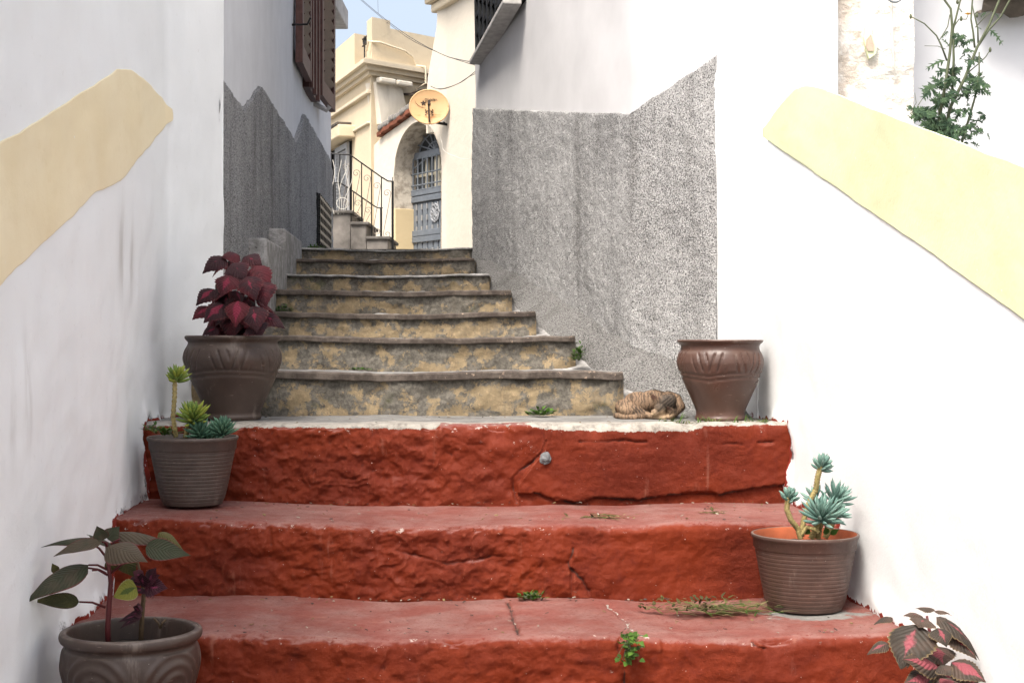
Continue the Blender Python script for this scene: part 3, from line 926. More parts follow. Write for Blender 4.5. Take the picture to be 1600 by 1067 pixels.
ys = np.linspace(1.2, 5.9, 40); xs = np.linspace(0, 1, 20)
Xg = (XR(ys) + .06)[:, None] + 3.2 * xs[None]; Yg = np.broadcast_to(ys[:, None], Xg.shape)
Zg = (ptop(np.minimum(ys, 4.7)) - .45)[:, None] + .02 * fbm(Xg, Yg, 0*Xg, 3, 3)
mb = MB(); mb.grid(np.stack([Xg, Yg, Zg], 2), flip=True)
structure(mb.build('terrace_ground', MT['paving'], org=(2.5, 4, E)))

# cable and loop on the pier
mb = MB()
mb.tube([W(1393, -60, 5.46), W(1393, 20, 5.46), W(1395, 70, 5.462), W(1397, 105, 5.465), W(1401, 117, 5.47)], .005, 6)
tag(mb.build('wall_cable', MT['whitecable']), 'thin pale cable running down the peeling pier', 'cable')
mb = MB()
mb.tube([W(1383 + 15 * (1 - math.cos(a)), 2 - 0 + 0 + (-14 + 16 * math.sin(a)), 5.44) for a in np.linspace(0, math.pi, 14)], .0035, 6)
tag(mb.build('wire_loop', MT['doorblue']), 'dark blue wire loop hanging in front of the pier top', 'wire')

# ------------------------------------------------------------ left alley house
lh = thing('alley_house', 'bluish white alley house with maroon shutters and a zigzag pebbledash base, left', 'house', (-1.6, 9, E))
dL = Vector((-.0552, 1, 0)).normalized(); nL = Vector((1, .0552, 0)).normalized()
def LP(y, z, off=0): return Vector((WL(y), y, z)) + nL * off
mb = MB()
ys = np.linspace(5.94, 12.76, 120); zs = np.linspace(.8, 5.6, 70)
Yg, Zg = np.meshgrid(ys, zs, indexing='ij')
off = .010 * fbm(0*Yg, Yg, Zg, 1.2, 3)
mb.grid(np.stack([WL(Yg) + off, Yg, Zg], 2), flip=True)
for pts in ([LP(12.76, .8), LP(12.76, 5.6), LP(12.76, 5.6) + Vector((-3, .3, 0)), LP(12.76, .8) + Vector((-3, .3, 0))],
            [LP(5.85, 5.6), LP(12.76, 5.6), LP(12.76, 5.6) + Vector((-3, .3, 0)), LP(5.85, 5.6) + Vector((-3, 0, 0))]):
    mb.add(pts, [(0, 1, 2, 3)])
mb.build('wall', MT['bluewhite'], lh, smooth=True)
zy = [5.90, 5.94, 6.71, 7.41, 9.36, 9.97, 12.4, 12.77]; zh = [1.075, 1.067, 1.053, 1.276, 1.257, 1.53, 1.526, 1.47]
ys = np.unique(np.concatenate([np.linspace(5.94, 12.775, 420), zy])); t = np.linspace(0, 1, 110)
tz = E + np.interp(ys, zy, zh) + .012 * fbm(ys, 0*ys, 0*ys, 7, 4)
Zg = .9 + (tz - .9)[:, None] * t[None]; Yg = np.broadcast_to(ys[:, None], Zg.shape)
off = .020 + .005 * fbm(0*Yg, Yg, Zg, 22, 3) + .006 * fbm(0*Yg, Yg, Zg, 3, 3)
off[:, -1] = -.03
Xg = WL(Yg) + off
mb = MB(); mb.grid(np.stack([Xg, Yg + .0552 * -off, Zg], 2), flip=True)
mb.build('pebbledash_dado', MT['dash_left'], lh, smooth=True)
for (y0, y1, h, hb) in ((7.72, 8.72, .575, .2), (6.86, 7.76, .467, 0)):
    mb = MB()
    c = LP((y0+y1)/2, E + (h + hb) / 2 - .1, .055)
    mb.obox(c, dL, nL, (0,0,1), y1 - y0, .10, h - hb + .2, 0, .012)
    mb.build('plinth', MT['mortar'], lh)
mb = MB()
mb.obox(Vector((-1.79, 12.75, E + 2.87)), (1, 0, 0), (0, 1, 0), (0, 0, 1), .62, 1.1, .17, 0, .01)
mb.build('eave_slab', MT['slab'], lh)
# vent grille
mb = MB()
y0, y1, z0, z1 = 10.95, 12.25, E + .70, E + 1.08
mb.obox(LP((y0+y1)/2, (z0+z1)/2, .016), dL, nL, (0,0,1), y1 - y0, .03, z1 - z0)
gv = mb.build('vent_dark_backing', MT['dark'], lh)  # solid slab, the shade behind the grille is put into its colour
mb = MB()
for k in range(9):
    y = y0 + .06 + (y1 - y0 - .12) * k / 8
    mb.obox(LP(y, (z0+z1)/2, .036), dL, nL, (0,0,1), .03, .02, z1 - z0)
for k in range(6):
    z = z0 + .03 + (z1 - z0 - .06) * k / 5
    mb.obox(LP((y0+y1)/2, z, .036), dL, nL, (0,0,1), y1 - y0, .024, .022)
mb.build('vent_grille', MT['blackmetal'], lh)

def louver(mb, o, u, n, wd, ht, fr=.07, th=.04, gap=.055, rails=(), mid=0):
    """o: lower corner; u: along; n: outwards"""
    o, u, n, up = Vector(o), Vector(u).normalized(), Vector(n).normalized(), Vector((0, 0, 1))
    for a in (fr/2, wd - fr/2): mb.obox(o + u*a + up*ht/2, u, n, up, fr, th, ht, 1)
    for z in [fr*.6, ht - fr*.6] + list(rails): mb.obox(o + u*wd/2 + up*z, u, n, up, wd - 2*fr, th*.94, fr*1.2, 1)
    k = int((ht - 2.4*fr) / gap)
    for i in range(k):
        z = fr*1.25 + gap * (i + .5)
        if any(abs(z - r) < fr*.7 for r in rails): continue
        up2 = (up * .75 + n * .6).normalized(); n2 = (n * .75 - up * .6).normalized()
        mb.obox(o + u*wd/2 + up*z, u, n2, up2, wd - 2*fr - .002, .008, gap*1.15, 0)
zb = E + 1.735
mb = MB(); louver(mb, LP(9.27, zb, .04), dL, nL, .72, 2.2, .10, .045, .07)
mb.build('shutter', [MT['maroonwood'], MT['maroonlight']], lh)
mb = MB()
mb.obox(LP(10.33, zb + 1.07, .02), dL, nL, (0,0,1), .66, .05, 2.2, 0, .004)
for y in (10.05, 10.32, 10.60): mb.obox(LP(y, zb + 1.07, .055), dL, nL, (0,0,1), .07, .03, 2.2, 1)
mb.build('window_frame', [MT['maroonwood'], MT['maroonlight']], lh)
u2 = (dL * .995 + nL * .05).normalized(); n2 = Vector((u2.y, -u2.x, 0))
mb = MB(); louver(mb, LP(10.70, zb + .03, .06), u2, n2, .82, 2.2, .10, .045, .075, (1.05,))
mb.build('shutter', [MT['maroonwood'], MT['maroonlight']], lh)
mb = MB()
mb.tube([LP(9.2, zb + .22, .0), LP(9.18, zb + .22, .10), LP(9.18, zb + .26, .12)], .007, 6)
mb.build('shutter_hook', MT['iron'], lh)
mb = MB()
mb.tube([LP(10.9, zb - .0, .0), LP(10.9, zb - .05, .10), LP(10.9, zb - .02, .12)], .02, 6, 0)
mb.build('shutter_hook', MT['sill'], lh)

# ------------------------------------------------------------ right alley house
rh = thing('alley_house', 'white alley house with a black lattice window and speckled pebbledash base, right', 'house', (.3, 7.5, E))
A3, B3, C3 = Vector((.795, 5.75, 0)), Vector((.5, 6.17, 0)), Vector((-.221, 8.92, 0))
n1_, n2_ = Vector((-.818, -.575, 0)), Vector((-.967, -.2546, 0))
rp = wall_path([(.81, 5.73), (.55, 6.10), (.512, 6.16), (.497, 6.20), (.47, 6.29), (-.221, 8.92)], .05)
tg = np.gradient(rp, axis=0); tg /= np.linalg.norm(tg, axis=1)[:, None]
nr = np.stack([-tg[:, 1], tg[:, 0]], 1)
zs = np.linspace(.8, 5.6, 80)
n_, m_ = len(rp), 80
Zg = np.broadcast_to(zs[None], (n_, m_)); off = .010 * fbm(rp[:, :1] + 0*Zg, rp[:, 1:] + 0*Zg, Zg, 1.3, 3)
mb = MB()
mb.grid(np.stack([rp[:, :1] + nr[:, :1] * off, rp[:, 1:] + nr[:, 1:] * off, Zg], 2))
e_ = rp[-1]
mb.add([(e_[0], e_[1], .8), (e_[0], e_[1], 5.6), (3, 9.8, 5.6), (3, 9.8, .8)], [(0, 1, 2, 3)])
mb.add([(.81, 5.73, 5.6), (.5, 6.17, 5.6), (e_[0], e_[1], 5.6), (3, 9.8, 5.6), (3, 6, 5.6)], [(0, 1, 2, 3, 4)])
mb.build('wall', MT['alleywhite'], rh, smooth=True)
dp = wall_path([(.81, 5.73), (.55, 6.10), (.512, 6.16), (.497, 6.20), (.47, 6.29), (-.223, 8.925)], .011)
tg = np.gradient(dp, axis=0); tg /= np.linalg.norm(tg, axis=1)[:, None]
nr = np.stack([-tg[:, 1], tg[:, 0]], 1)
tz = E + np.interp(dp[:, 1], [5.73, 6.17, 8.92], [1.11, .945, 1.40]) + .008 * fbm(dp[:, 1], 0*dp[:, 1], 0*dp[:, 1], 8, 4)
t = np.linspace(0, 1, 130)
Zg = 1.0 + (tz - 1.0)[:, None] * t[None]
PX, PY = dp[:, :1] + 0*Zg, dp[:, 1:] + 0*Zg
off = .018 + .0045 * fbm(PX, PY, Zg, 24, 3) + .006 * fbm(PX, PY, Zg, 3, 3)
off[:, -1] = -.03
mb = MB(); mb.grid(np.stack([PX + nr[:, :1] * off, PY + nr[:, 1:] * off, Zg], 2))
f_ = [(PX[-1, j] + nr[-1, 0] * off[-1, j], PY[-1, j] + nr[-1, 1] * off[-1, j], Zg[-1, j]) for j in range(130)]
mb.add([f_[0], f_[-2], (f_[-2][0] + .5, f_[-2][1] + .16, f_[-2][2]), (f_[0][0] + .5, f_[0][1] + .16, f_[0][2])], [(0, 1, 2, 3)])
mb.build('pebbledash_dado', MT['dash_right'], rh, smooth=True)
# projecting lattice window
s0, s1 = W(795, 2, 7.75), W(741, 98, 8.80)
us = (s1 - s0); ln = us.length; us.normalize()
ns = Vector((-us.y, us.x, 0)).normalized(); ns = ns if ns.x < 0 else -ns
upv = us.cross(ns); upv = upv if upv.z > 0 else -upv
mb = MB(); mb.obox((s0 + s1) / 2 - ns * .02, us, ns, upv, ln, .10, .030, 0, .006)
mb.build('window_sill', MT['sill'], rh)
mb = MB()
base = s0 - ns * .02 + upv * .02
mb.obox(base + us * ln/2 - ns * .07 + upv * .6, us, ns, upv, ln - .03, .08, 1.2, 1)
for k in range(9):
    mb.obox(base + us * (.02 + (ln - .06) * k / 8) + upv * .6, us, ns, upv, .03, .035, 1.2)
row = 0
for i in range(22):
    z = .03 + i * .055
    for k in range(8):
        if (k + i) % 2 == 0: continue
        mb.obox(base + us * (.02 + (ln - .06) * (k + .5) / 8) + upv * z, us, ns, upv, (ln - .06) / 8, .03, .03)
mb.build('window_lattice', [MT['blackmetal'], MT['dark']], rh)
# ------------------------------------------------------------ facade plan far up the alley
PA, PR = Vector((-1.448, 18.0, 0)), Vector((-.813, 17.0, 0))
PC, PL = Vector((-1.762, 18.42, 0)), Vector((-2.567, 20.72, 0))
PL2 = PC + (PL - PC) * 1.6
ua = (PR - PA).normalized(); na = Vector((ua.y, -ua.x, 0))       # towards the camera
if na.y > 0: na = -na
WA = (PR - PA).length
G0 = E + .3

def strip_wall(mb, o, u, n, prof, depth, mi=0):
    """prof: list of (s, z0, z1); wall with real depth behind it"""
    for (a, b) in zip(prof[:-1], prof[1:]):
        if abs(b[0] - a[0]) < 1e-6: 
            continue
        f = [o + u*a[0] + Vector((0,0,a[1])), o + u*b[0] + Vector((0,0,b[1])), o + u*b[0] + Vector((0,0,b[2])), o + u*a[0] + Vector((0,0,a[2]))]
        g = [p - n * depth for p in f]
        mb.add(f + g, [(0,1,2,3), (3,2,6,7), (7,6,5,4), (0,4,5,1), (1,5,6,2), (0,3,7,4)], mi)

th_ = thing('arched_house', 'tall pale house with an arched blue-grey door, carrying the satellite dish', 'house', (-.8, 17.2, G0))
RAD = WA / 2
SPR = E + 1.975
def arch(s):
    q = RAD**2 - (s - RAD)**2
    return SPR + math.sqrt(max(q, 0))
prof = []
def toph(s): return E + float(np.interp(s, [-.56, -.30, .55, .84], [2.40, 2.49, 2.67, 2.80]))
for s in np.linspace(-.55, 0, 8): prof.append((s, G0, toph(s)))
mb = MB(); strip_wall(mb, PA, ua, na, prof, .32)
prof = [(s, arch(s), toph(s)) for s in np.linspace(0, .82, 20)]
strip_wall(mb, PA, ua, na, prof, .32)
TT = E + 3.79
fl = lambda z: .84 + float(np.interp(z, [E+2.4, E+2.75, E+3.1, E+3.64], [.02, -.03, .03, .24]))
# tower front: flared left edge, then straight
zz = np.linspace(E + 2.4, TT, 16)
for a, b in zip(zz[:-1], zz[1:]):
    f = [PA + ua*fl(a) + Vector((0,0,a)), PA + ua*1.3 + Vector((0,0,a)), PA + ua*1.3 + Vector((0,0,b)), PA + ua*fl(b) + Vector((0,0,b))]
    g = [p - na * 1.6 for p in f]
    mb.add(f + g, [(0,1,2,3), (0,3,7,4), (1,5,6,2)])
prof = [(s, arch(s), E + 2.4) for s in np.linspace(.82, WA, 16)]
strip_wall(mb, PA, ua, na, prof, .32)
strip_wall(mb, PA, ua, na, [(WA, G0, E + 2.4), (1.3, G0, E + 2.4)], .6)
ut = Vector((.40, -.95, 0)).normalized(); ntw = Vector((ut.y, -ut.x, 0)); ntw = ntw if ntw.y < 0 else -ntw
PT = PA + ua * 1.3
strip_wall(mb, PT, ut, ntw, [(0, G0, TT), (2.6, G0, TT)], 1.2)
mb.build('wall', MT['offwhite'], th_)
# inner lining of the arch
mb = MB()
pts = [(0.0, z) for z in np.linspace(G0, SPR, 14)] + [(RAD - RAD * math.cos(a), SPR + RAD * math.sin(a)) for a in np.linspace(0, math.pi, 40)][1:] + [(WA, z) for z in np.linspace(SPR, G0, 14)][1:]
A = np.zeros((len(pts), 8, 3))
for i, (s, z) in enumerate(pts):
    for j in range(8):
        p = PA + ua * s - na * (.004 + .34 * j / 7) + Vector((0, 0, z))
        q = PA + ua * RAD + Vector((0, 0, SPR)) - na * (.34 * j / 7)
        d = (q - p); d.z = d.z if z > SPR else 0; d.normalize()
        w_ = .024 + .010 * float(fbm(p.x, p.y, p.z, 4, 3))
        A[i, j] = p + d * w_
mb.grid(A)
mb.build('arch_reveal', MT['reveal'], th_, smooth=True)
mb = MB()
mb.obox(PA + ua * .006 - na * .17 + Vector((0, 0, (G0 + E + 1.58)/2)), ua, na, (0,0,1), .075, .338, E + 1.58 - G0, 0, .006)
mb.build('ochre_plinth', MT['ochreband'], th_)
# tower cornice
mb = MB()
for k, (z, h, o) in enumerate(((TT - .08, .10, .07), (TT + .02, .09, .13), (TT + .13, .12, .20))):
    mb.obox(PT + ut * 1.22 + Vector((0,0,z + .13)) - ntw * (.4 - o/2), ut, ntw, (0,0,1), 3.0 + 2*o, .8 + o, h, 0, .02)
mb.build('cornice', MT['cornice'], th_)
# the door, at the back of the arch
PD = PA - na * .30
def DP(s, z, off=0): return PD + ua * s + na * off + Vector((0, 0, z))
dz1 = E + 1.74
mb = MB()
mb.obox(DP(RAD, (G0 + dz1)/2, 0), ua, na, (0,0,1), WA + .1, .05, dz1 - G0)
for k in range(9):
    mb.obox(DP(WA * (k + .5) / 9, (G0 + dz1)/2 - .04, .03), ua, na, (0,0,1), WA/9 - .022, .03, dz1 - G0 - .12, 0, .006)
for z in (E + 1.20, E + 1.275, dz1 - .05, dz1 + .03): mb.obox(DP(RAD, z, .05), ua, na, (0,0,1), WA + .06, .035, .07, 0, .005)
for k in range(9):
    for z in np.arange(G0 + .62, dz1 - .1, .135):
        mb.obox(DP(WA * (k + 1) / 9, z, .047), ua, na, (0,0,1), .02, .02, .065, 1)
for k in range(9): mb.obox(DP(WA * (k + 1) / 9, G0 + .2, .047), ua, na, (0,0,1), .02, .02, .065, 1)
door = mb.build('door', [MT['doorblue'], MT['silver']], th_)
mb = MB()
for a in np.linspace(0, 2*math.pi, 9)[:-1]:
    mb.tube([DP(RAD + .06*math.cos(t)*1 + .05*math.cos(a), E + 1.50 + .05*math.sin(t) + .06*math.sin(a), .055) for t in np.linspace(0, 2*math.pi, 10)], .008, 5)
mb.build('door_ornament', MT['greywood'], door)
# glazed upper part with bars
mb = MB()
pts = [DP(0, dz1)] + [DP(0, SPR)] + [DP(RAD - RAD * math.cos(a), SPR + RAD * math.sin(a)) for a in np.linspace(0, math.pi, 24)][1:] + [DP(WA, dz1)]
mb.add(pts + [p - na * .03 for p in pts], [tuple(range(len(pts)))[::-1], tuple(range(len(pts), 2*len(pts)))])
fan = mb.build('door_glass', MT['doordark'], th_)
mb = MB()
for a, b in ((.30, .36), (.52, .66), (.82, .88)):
    mb.obox(DP((a+b)/2, (dz1 + E + 2.20)/2, .01), ua, na, (0,0,1), b - a, .02, E + 2.20 - dz1)
mb.obox(DP(RAD, E + 1.98, .012), ua, na, (0,0,1), WA - .1, .02, .03)
mb.build('window_frame', MT['curtain'], th_)
mb = MB()
mb.obox(DP(RAD, E + 2.22, .03), ua, na, (0,0,1), WA, .06, .08)
for k in range(10): mb.tube([DP(WA * (k + .5) / 10, dz1, .06), DP(WA * (k + .5) / 10, E + 2.20, .06)], .011, 5)
for z in (E + 1.80, E + 1.86, E + 2.0): mb.tube([DP(0, z, .062), DP(WA, z, .062)], .010, 5)
for k in range(11):
    a = math.pi * (k + .5) / 11
    mb.tube([DP(RAD, E + 2.24, .05), DP(RAD - RAD * math.cos(a) * .98, SPR + RAD * math.sin(a) * .98, .05)], .009, 5)
for q in (.33, .66): mb.tube([DP(RAD - RAD*q*math.cos(a), E + 2.24 + (RAD - .26)*q*math.sin(a), .05) for a in np.linspace(0, math.pi, 16)], .009, 5)
mb.build('door_grille', MT['doorblue'], th_)
# sloping row of tiles on the low wall
mb = MB()
for k in range(9):
    s = -.34 + k * .105
    z = toph(s + .05)
    sl_ = Vector((ua.x, ua.y, .21)).normalized()
    up = na.cross(sl_); up = up if up.z > 0 else -up
    mb.obox(PA + ua*(s + .05) - na * .06 + Vector((0, 0, z + .035 + .012*(k % 2))), sl_, na, up, .112, .24, .060, 0, .010)
mb.build('tile_coping', MT['terracotta'], th_)
mb = MB()
for k in range(10):
    s = -.30 + k * .095; z = toph(s + .05)
    mb.obox(PA + ua*(s + .06) - na * (.03 + .02*(k % 3)) + Vector((0, 0, z + .10 + .01*(k % 2))), ua + Vector((0,0,.21)), na, (0,0,1), .11, .22, .07, 0, .02)
mb.build('coping_mortar', MT['greymoss'], th_)

# ------------------------------------------------------------ cream house with the roof terrace
ch = thing('cream_house', 'cream plaster house with moulded cornice and roof terrace, beyond the black railing', 'house', (-2.2, 19.5, G0))
uc = (PL2 - PC).normalized(); nc = Vector((uc.y, -uc.x, 0)); nc = nc if nc.y < 0 else -nc
uv = Vector((.70, .714, 0)).normalized(); nv = Vector((uv.y, -uv.x, 0)); nv = nv if nv.y < 0 else -nv
LC = (PL2 - PC).length; LV = 2.2
CZ = E + 3.30
def prism(mb, foot, z0, z1, mi=0):
    n = len(foot)
    lo = [Vector((p.x, p.y, z0)) for p in foot]; hi = [Vector((p.x, p.y, z1)) for p in foot]
    mb.add(lo + hi, [tuple(range(n))[::-1], tuple(range(n, 2*n))] + [(i, (i+1) % n, n + (i+1) % n, n + i) for i in range(n)], mi)
def foot_o(o):
    return [PC + (nc + nv)/(1 + nc.dot(nv))*o, PC + uv*LV + nv*o, PC + uv*LV + uc*LC, PC + uc*LC + nc*o]
mb = MB(); prism(mb, foot_o(0), E + 2.66, CZ)
prism(mb, [PC, PC + uv*.36, PC + uv*.36 + uc*LC, PC + uc*LC], G0, E + 2.66)
mb.build('wall', MT['cream'], ch)
mb = MB()
for z0_, h_, o_ in ((CZ - .02, .05, .05), (CZ + .032, .058, .10), (CZ + .092, .05, .16), (CZ + .144, .025, .12)): prism(mb, foot_o(o_), z0_, z0_ + h_)
mb.obox(PC + uc*(LC/2 + .02) + nc*.02 + Vector((0,0,CZ - .22)), uc, nc, (0,0,1), LC, .07, .045, 0, .01)
mb.obox(PC + uc*(LC/2 + .06) + nc*.012 + Vector((0,0,CZ - .60)), uc, nc, (0,0,1), LC, .05, .028, 0, .008)
mb.build('cornice', MT['cornice'], ch)
RZT = E + 3.46
PTOP = E + 4.02
mb = MB()
sA = .27; sB = .95
q_ = PC - (nc + nv)*.03
prism(mb, [q_, q_ + uv*.30, q_ + uv*.30 + uc*sA, q_ + uc*sA], RZT, PTOP)
prism(mb, [q_ + uv*.30, q_ + uv*(LV + .5), q_ + uv*(LV + .5) + uc*.2, q_ + uv*.30 + uc*.2], RZT, PTOP - .10)
prism(mb, [q_ + uc*sB, q_ + uc*sB + uv*.3, q_ + uc*LC + uv*.3, q_ + uc*LC], RZT, PTOP - .02)
prism(mb, [q_ + uc*(sA + .002), q_ + uc*(sA + .002) + uv*.25, q_ + uc*(sB - .002) + uv*.25, q_ + uc*(sB - .002)], RZT, RZT + .08)
mb.build('roof_parapet', MT['cream'], ch)
mb = MB()
def CP(s, z, off=-.12): return PC + uc*s + nc*off + Vector((0,0,z))
for k in range(4): mb.tube([CP(sA + (sB - sA)*(k + .6)/4.2, RZT + .05), CP(sA + (sB - sA)*(k + .6)/4.2, PTOP - .08)], .010, 5)
for z in (PTOP - .10, PTOP - .19): mb.tube([CP(sA, z), CP(sB, z)], .012, 5)
for k in range(6): mb.tube([CP(sA + (sB - sA)*(k + .5)/6 + .03*math.cos(a), PTOP - .145 + .035*math.sin(a)) for a in np.linspace(0, 6.28, 10)], .008, 4)
mb.build('terrace_railing', MT['iron'], ch)
# conduit on the parapet
mb = MB()
def VP(s, z, off=.02): return PC + uv*s + nv*off + Vector((0,0,z))
mb.tube([CP(.16, E+3.62, .02), CP(.02, E+3.71, .03), VP(.12, E+3.71), VP(.55, E+3.66), VP(.68, E+3.60), VP(.74, E+3.50), VP(.74, E+3.46, .2), VP(.74, E+3.25, .2), VP(.74, E+3.2, .03), VP(.74, E+3.0, .03)], .014, 6)
mb.build('conduit_pipe', MT['cornice'], ch)
# chamfered corbel below the cornice
mb = MB()
z0, z1 = E + 2.50, E + 3.20
f = [VP(.03, z1, .05), VP(.46, z1, .05), VP(.66, z0 + .05, .07), VP(.28, z0, .12), VP(.09, z0 + .18, .10)]
g = [p - nv * .2 for p in f]
mb.add(f + g, [(0,4,3,2,1)] + [(i, (i+1) % 5, 5 + (i+1) % 5, 5 + i) for i in range(5)])
for s in (.06, .34): mb.obox(VP(s + .1, z1 + .02, .10), uv, nv, (0,0,1), .26, .10, .07, 0, .02)
mb.build('corbel', MT['dirtyplaster'], ch)
# rusted canopy under the cornice
A = np.zeros((24, 10, 3))
for i in range(24):
    for j in range(10):
        s = .52 + 1.0 * i/23; o = .85 * j/9
        z = E + 3.22 - .10 * (j/9) - .05 * math.sin(i / 23 * math.pi * 5)*.35 - .10 * (1 - i/23)**3
        A[i, j] = VP(s - .12*(j/9), z, .02 + o)
mb = MB(); mb.grid(A); B_ = A.copy(); B_[..., 2] -= .03; mb.grid(B_, flip=True)
mb.grid(np.stack([A[:, -1], B_[:, -1]], 1)); mb.grid(np.stack([A[0], B_[0]], 1))
mb.build('canopy', MT['canopy'], ch)
mb = MB()
mb.tube([VP(.72, E + 3.12, .75), VP(.62, E + 3.0, .70), VP(.58, E + 2.85, .66), VP(.52, E + 2.66, .64)], .015, 5)
mb.build('canopy_strut', MT['canopy'], ch)
mb = MB()
mb.tube([VP(1.0, E + 3.2, .78), VP(1.05, E + 2.9, .74)], .012, 5)
mb.build('canopy_strut', MT['canopy'], ch)
# shuttered window on the left face
def FP(s, z, off=0): return PC + uc*s + nc*off + Vector((0,0,z))
sw0, sw1 = 1.05, 2.9
z0, z1 = E + 1.36, E + 2.60
mb = MB(); mb.obox(FP((sw0+sw1)/2, (z0+z1)/2, .005), uc, nc, (0,0,1), sw1 - sw0, .02, z1 - z0)
mb.build('window_dark_backing', MT['dark'], ch)  # flat sheet painted near black for the unlit room behind the shutters
mb = MB(); louver(mb, FP(sw0 + .02, z0 + .02, .05), uc, nc, .72, z1 - z0 - .04, .06, .04, .045)
mb.build('shutter', MT['greywood'], ch)
bpy.data.objects['shutter.002' if 'shutter.002' in bpy.data.objects else 'shutter'].data.materials.append(MT['greywood'])
mb = MB(); louver(mb, FP(sw0 + 1.12, z0 + .02, .05), uc, nc, .70, z1 - z0 - .04, .06, .04, .045)
o_s = mb.build('shutter', MT['greywood'], ch); o_s.data.materials.append(MT['greywood'])
mb = MB()
mb.obox(FP((sw0+sw1)/2 - .05, z1 + .10, .10), uc, nc, (0,0,1), sw1 - sw0 + .3, .26, .16, 0, .015)
mb.obox(FP((sw0+sw1)/2 - .05, z1 + .20, .14), uc, nc, (0,0,1), sw1 - sw0 + .2, .20, .04, 1, .01)
mb.build('window_lintel', [MT['cream'], MT['rock']], ch)

# ------------------------------------------------------------ side stairs and railings
ss = thing('side_stairs', 'short flight of grey stone steps below the black railing', 'stairs', (-1.6, 16.4, E + .9))
SSM = plain('dark_weathered_stone', (.17, .155, .14), .95, .6, 5, .8)
for (xa, xb, zt) in ((-2.6, -1.753, 1.352), (-1.753, -1.580, 1.227), (-1.580, -1.345, 1.070)):
    mb = MB()
    zb = E + .6
    g = 90
    mb.box(((xa + xb)/2, 16.55, (zb + E + zt)/2), xb - xa - .002, 1.1, E + zt - zb, 0, .012)
    st = mb.build('step', SSM, ss)
    mb = MB(); mb.box(((xa + xb)/2 + .012, 16.545, E + zt + .016), xb - xa + .03, 1.14, .035, 0, .01)
    mb.build('tread', plain('dark_tread', (.12, .11, .10), .9, .4, 12, .5) if 'dark_tread' not in bpy.data.materials else bpy.data.materials['dark_tread'], st)

def spiral(c, r, turns, a0, sgn, n=22):
    return [Vector((c[0] + sgn * r * (1 - .8*i/n) * math.cos(a0 + turns*2*math.pi*i/n), c[1], c[2] + r * (1 - .8*i/n) * math.sin(a0 + turns*2*math.pi*i/n))) for i in range(n + 1)]

def railing(d, rail, posts, newel, label, scrolls, thin):
    c = W(newel[0], newel[2], d)
    o = thing('iron_railing', label, 'railing', c, 'iron railings of the side stairs')
    mb = MB(); mb.tube([W(x, y, d) for x, y in rail], thin * 1.25, 6)
    mb.build('handrail', MT['iron'], o)
    for (x, ya, yb) in posts:
        mb = MB(); mb.tube([W(x, ya, d), W(x, yb, d)], thin, 6)
        mb.build('baluster', MT['iron'], o)
    x, ya, yb = newel
    mb = MB(); mb.tube([W(x, ya, d), W(x, yb, d)], thin * 2.0, 6); mb.tube([W(x, ya - 7, d), W(x, ya, d)], thin*.7, 6)
    mb.build('newel_post', MT['iron'], o)
    for (x0, y0, x1, y1) in scrolls:
        a, b_ = W(x0, y0, d + .01), W(x1, y1, d + .01)
        r = .043
        p1 = spiral(a, r, 1.25, 0, 1); p2 = spiral(b_, r, 1.25, 0, -1)
        p2 = [Vector((q.x, q.y, 2*b_.z - q.z)) for q in p2]
        mb = MB(); mb.tube(p1[::-1] + p2, .0036, 5)
        mb.build('scroll', MT['scroll'], o)
railing(16.02, [(512, 240), (531, 241), (545, 242), (551, 245), (596, 277), (606, 283), (615, 284)],
        [(531, 241, 338), (548.5, 243, 357), (565, 255, 357), (580.5, 266, 378), (596, 277, 378)], (613.5, 284, 392),
        'tall black iron railing with scrollwork, nearer side of the grey side stairs',
        [(556.5, 271, 557, 335), (573, 279, 573, 350), (588.5, 291, 589, 361), (604.5, 302, 605, 366), (540, 262, 541, 318)], .0070)
railing(16.95, [(512, 285), (531, 286), (540, 291), (583, 321), (590, 325), (598, 325)],
        [(524, 286, 336), (541, 292, 336), (552.5, 300, 357), (566, 309, 357)], (595.5, 325, 380),
        'lower black iron railing on the far side of the grey side stairs', [(559, 318, 559, 345), (575, 329, 575, 352)], .0070)
mb = MB()
rng = random.Random(5)
for k in range(5):
    x = 520 + k * 5.5
    pts = []
    for i in range(9):
        t = i / 8
        pts.append(W(x + 16*t*(k % 2) + 3*math.sin(t*7 + k), 250 + 85*t if k % 2 == 0 else 335 - 80*t, 15.97 + .01*k))
    mb.tube(pts, .0036, 5)
mb.tube([W(535 + 9*math.cos(a), 318 + 9*math.sin(a), 15.95) for a in np.linspace(0, 9, 26)], .0036, 5)
tag(mb.build('loose_cable', MT['whitecable']), 'tangle of pale cable hanging on the black railing', 'cable')

# ------------------------------------------------------------ satellite dish
dd = 16.75
dc = W(670.5, 167, dd)
ds = thing('satellite_dish', 'rust stained peach satellite dish above the arched door', 'satellite dish', dc)
dn = (Vector((.12, -1, .10))).normalized()
dx = Vector((0, 0, 1)).cross(dn); dx = -dx if dx.x < 0 else dx; dx.normalize()
dup = dn.cross(dx); dup = dup if dup.z > 0 else -dup
RX, RYY = 30.3/F*dd, 27.0/F*dd
A = np.zeros((72, 14, 3))
for i in range(72):
    a = 2*math.pi*i/71
    for j in range(14):
        q = j/13
        A[i, j] = dc + dx*RX*q*math.cos(a) + dup*RYY*q*math.sin(a) + dn * (.035*q*q - .035)
mb = MB(); mb.grid(A); B_ = A - np.array(dn)*.012; mb.grid(B_, flip=True)
for i in range(71): pass
mb.tube([A[i, -1] - np.array(dn)*.006 for i in range(72)], .009, 6)
mb.build('reflector', MT['dish'], ds, smooth=True)
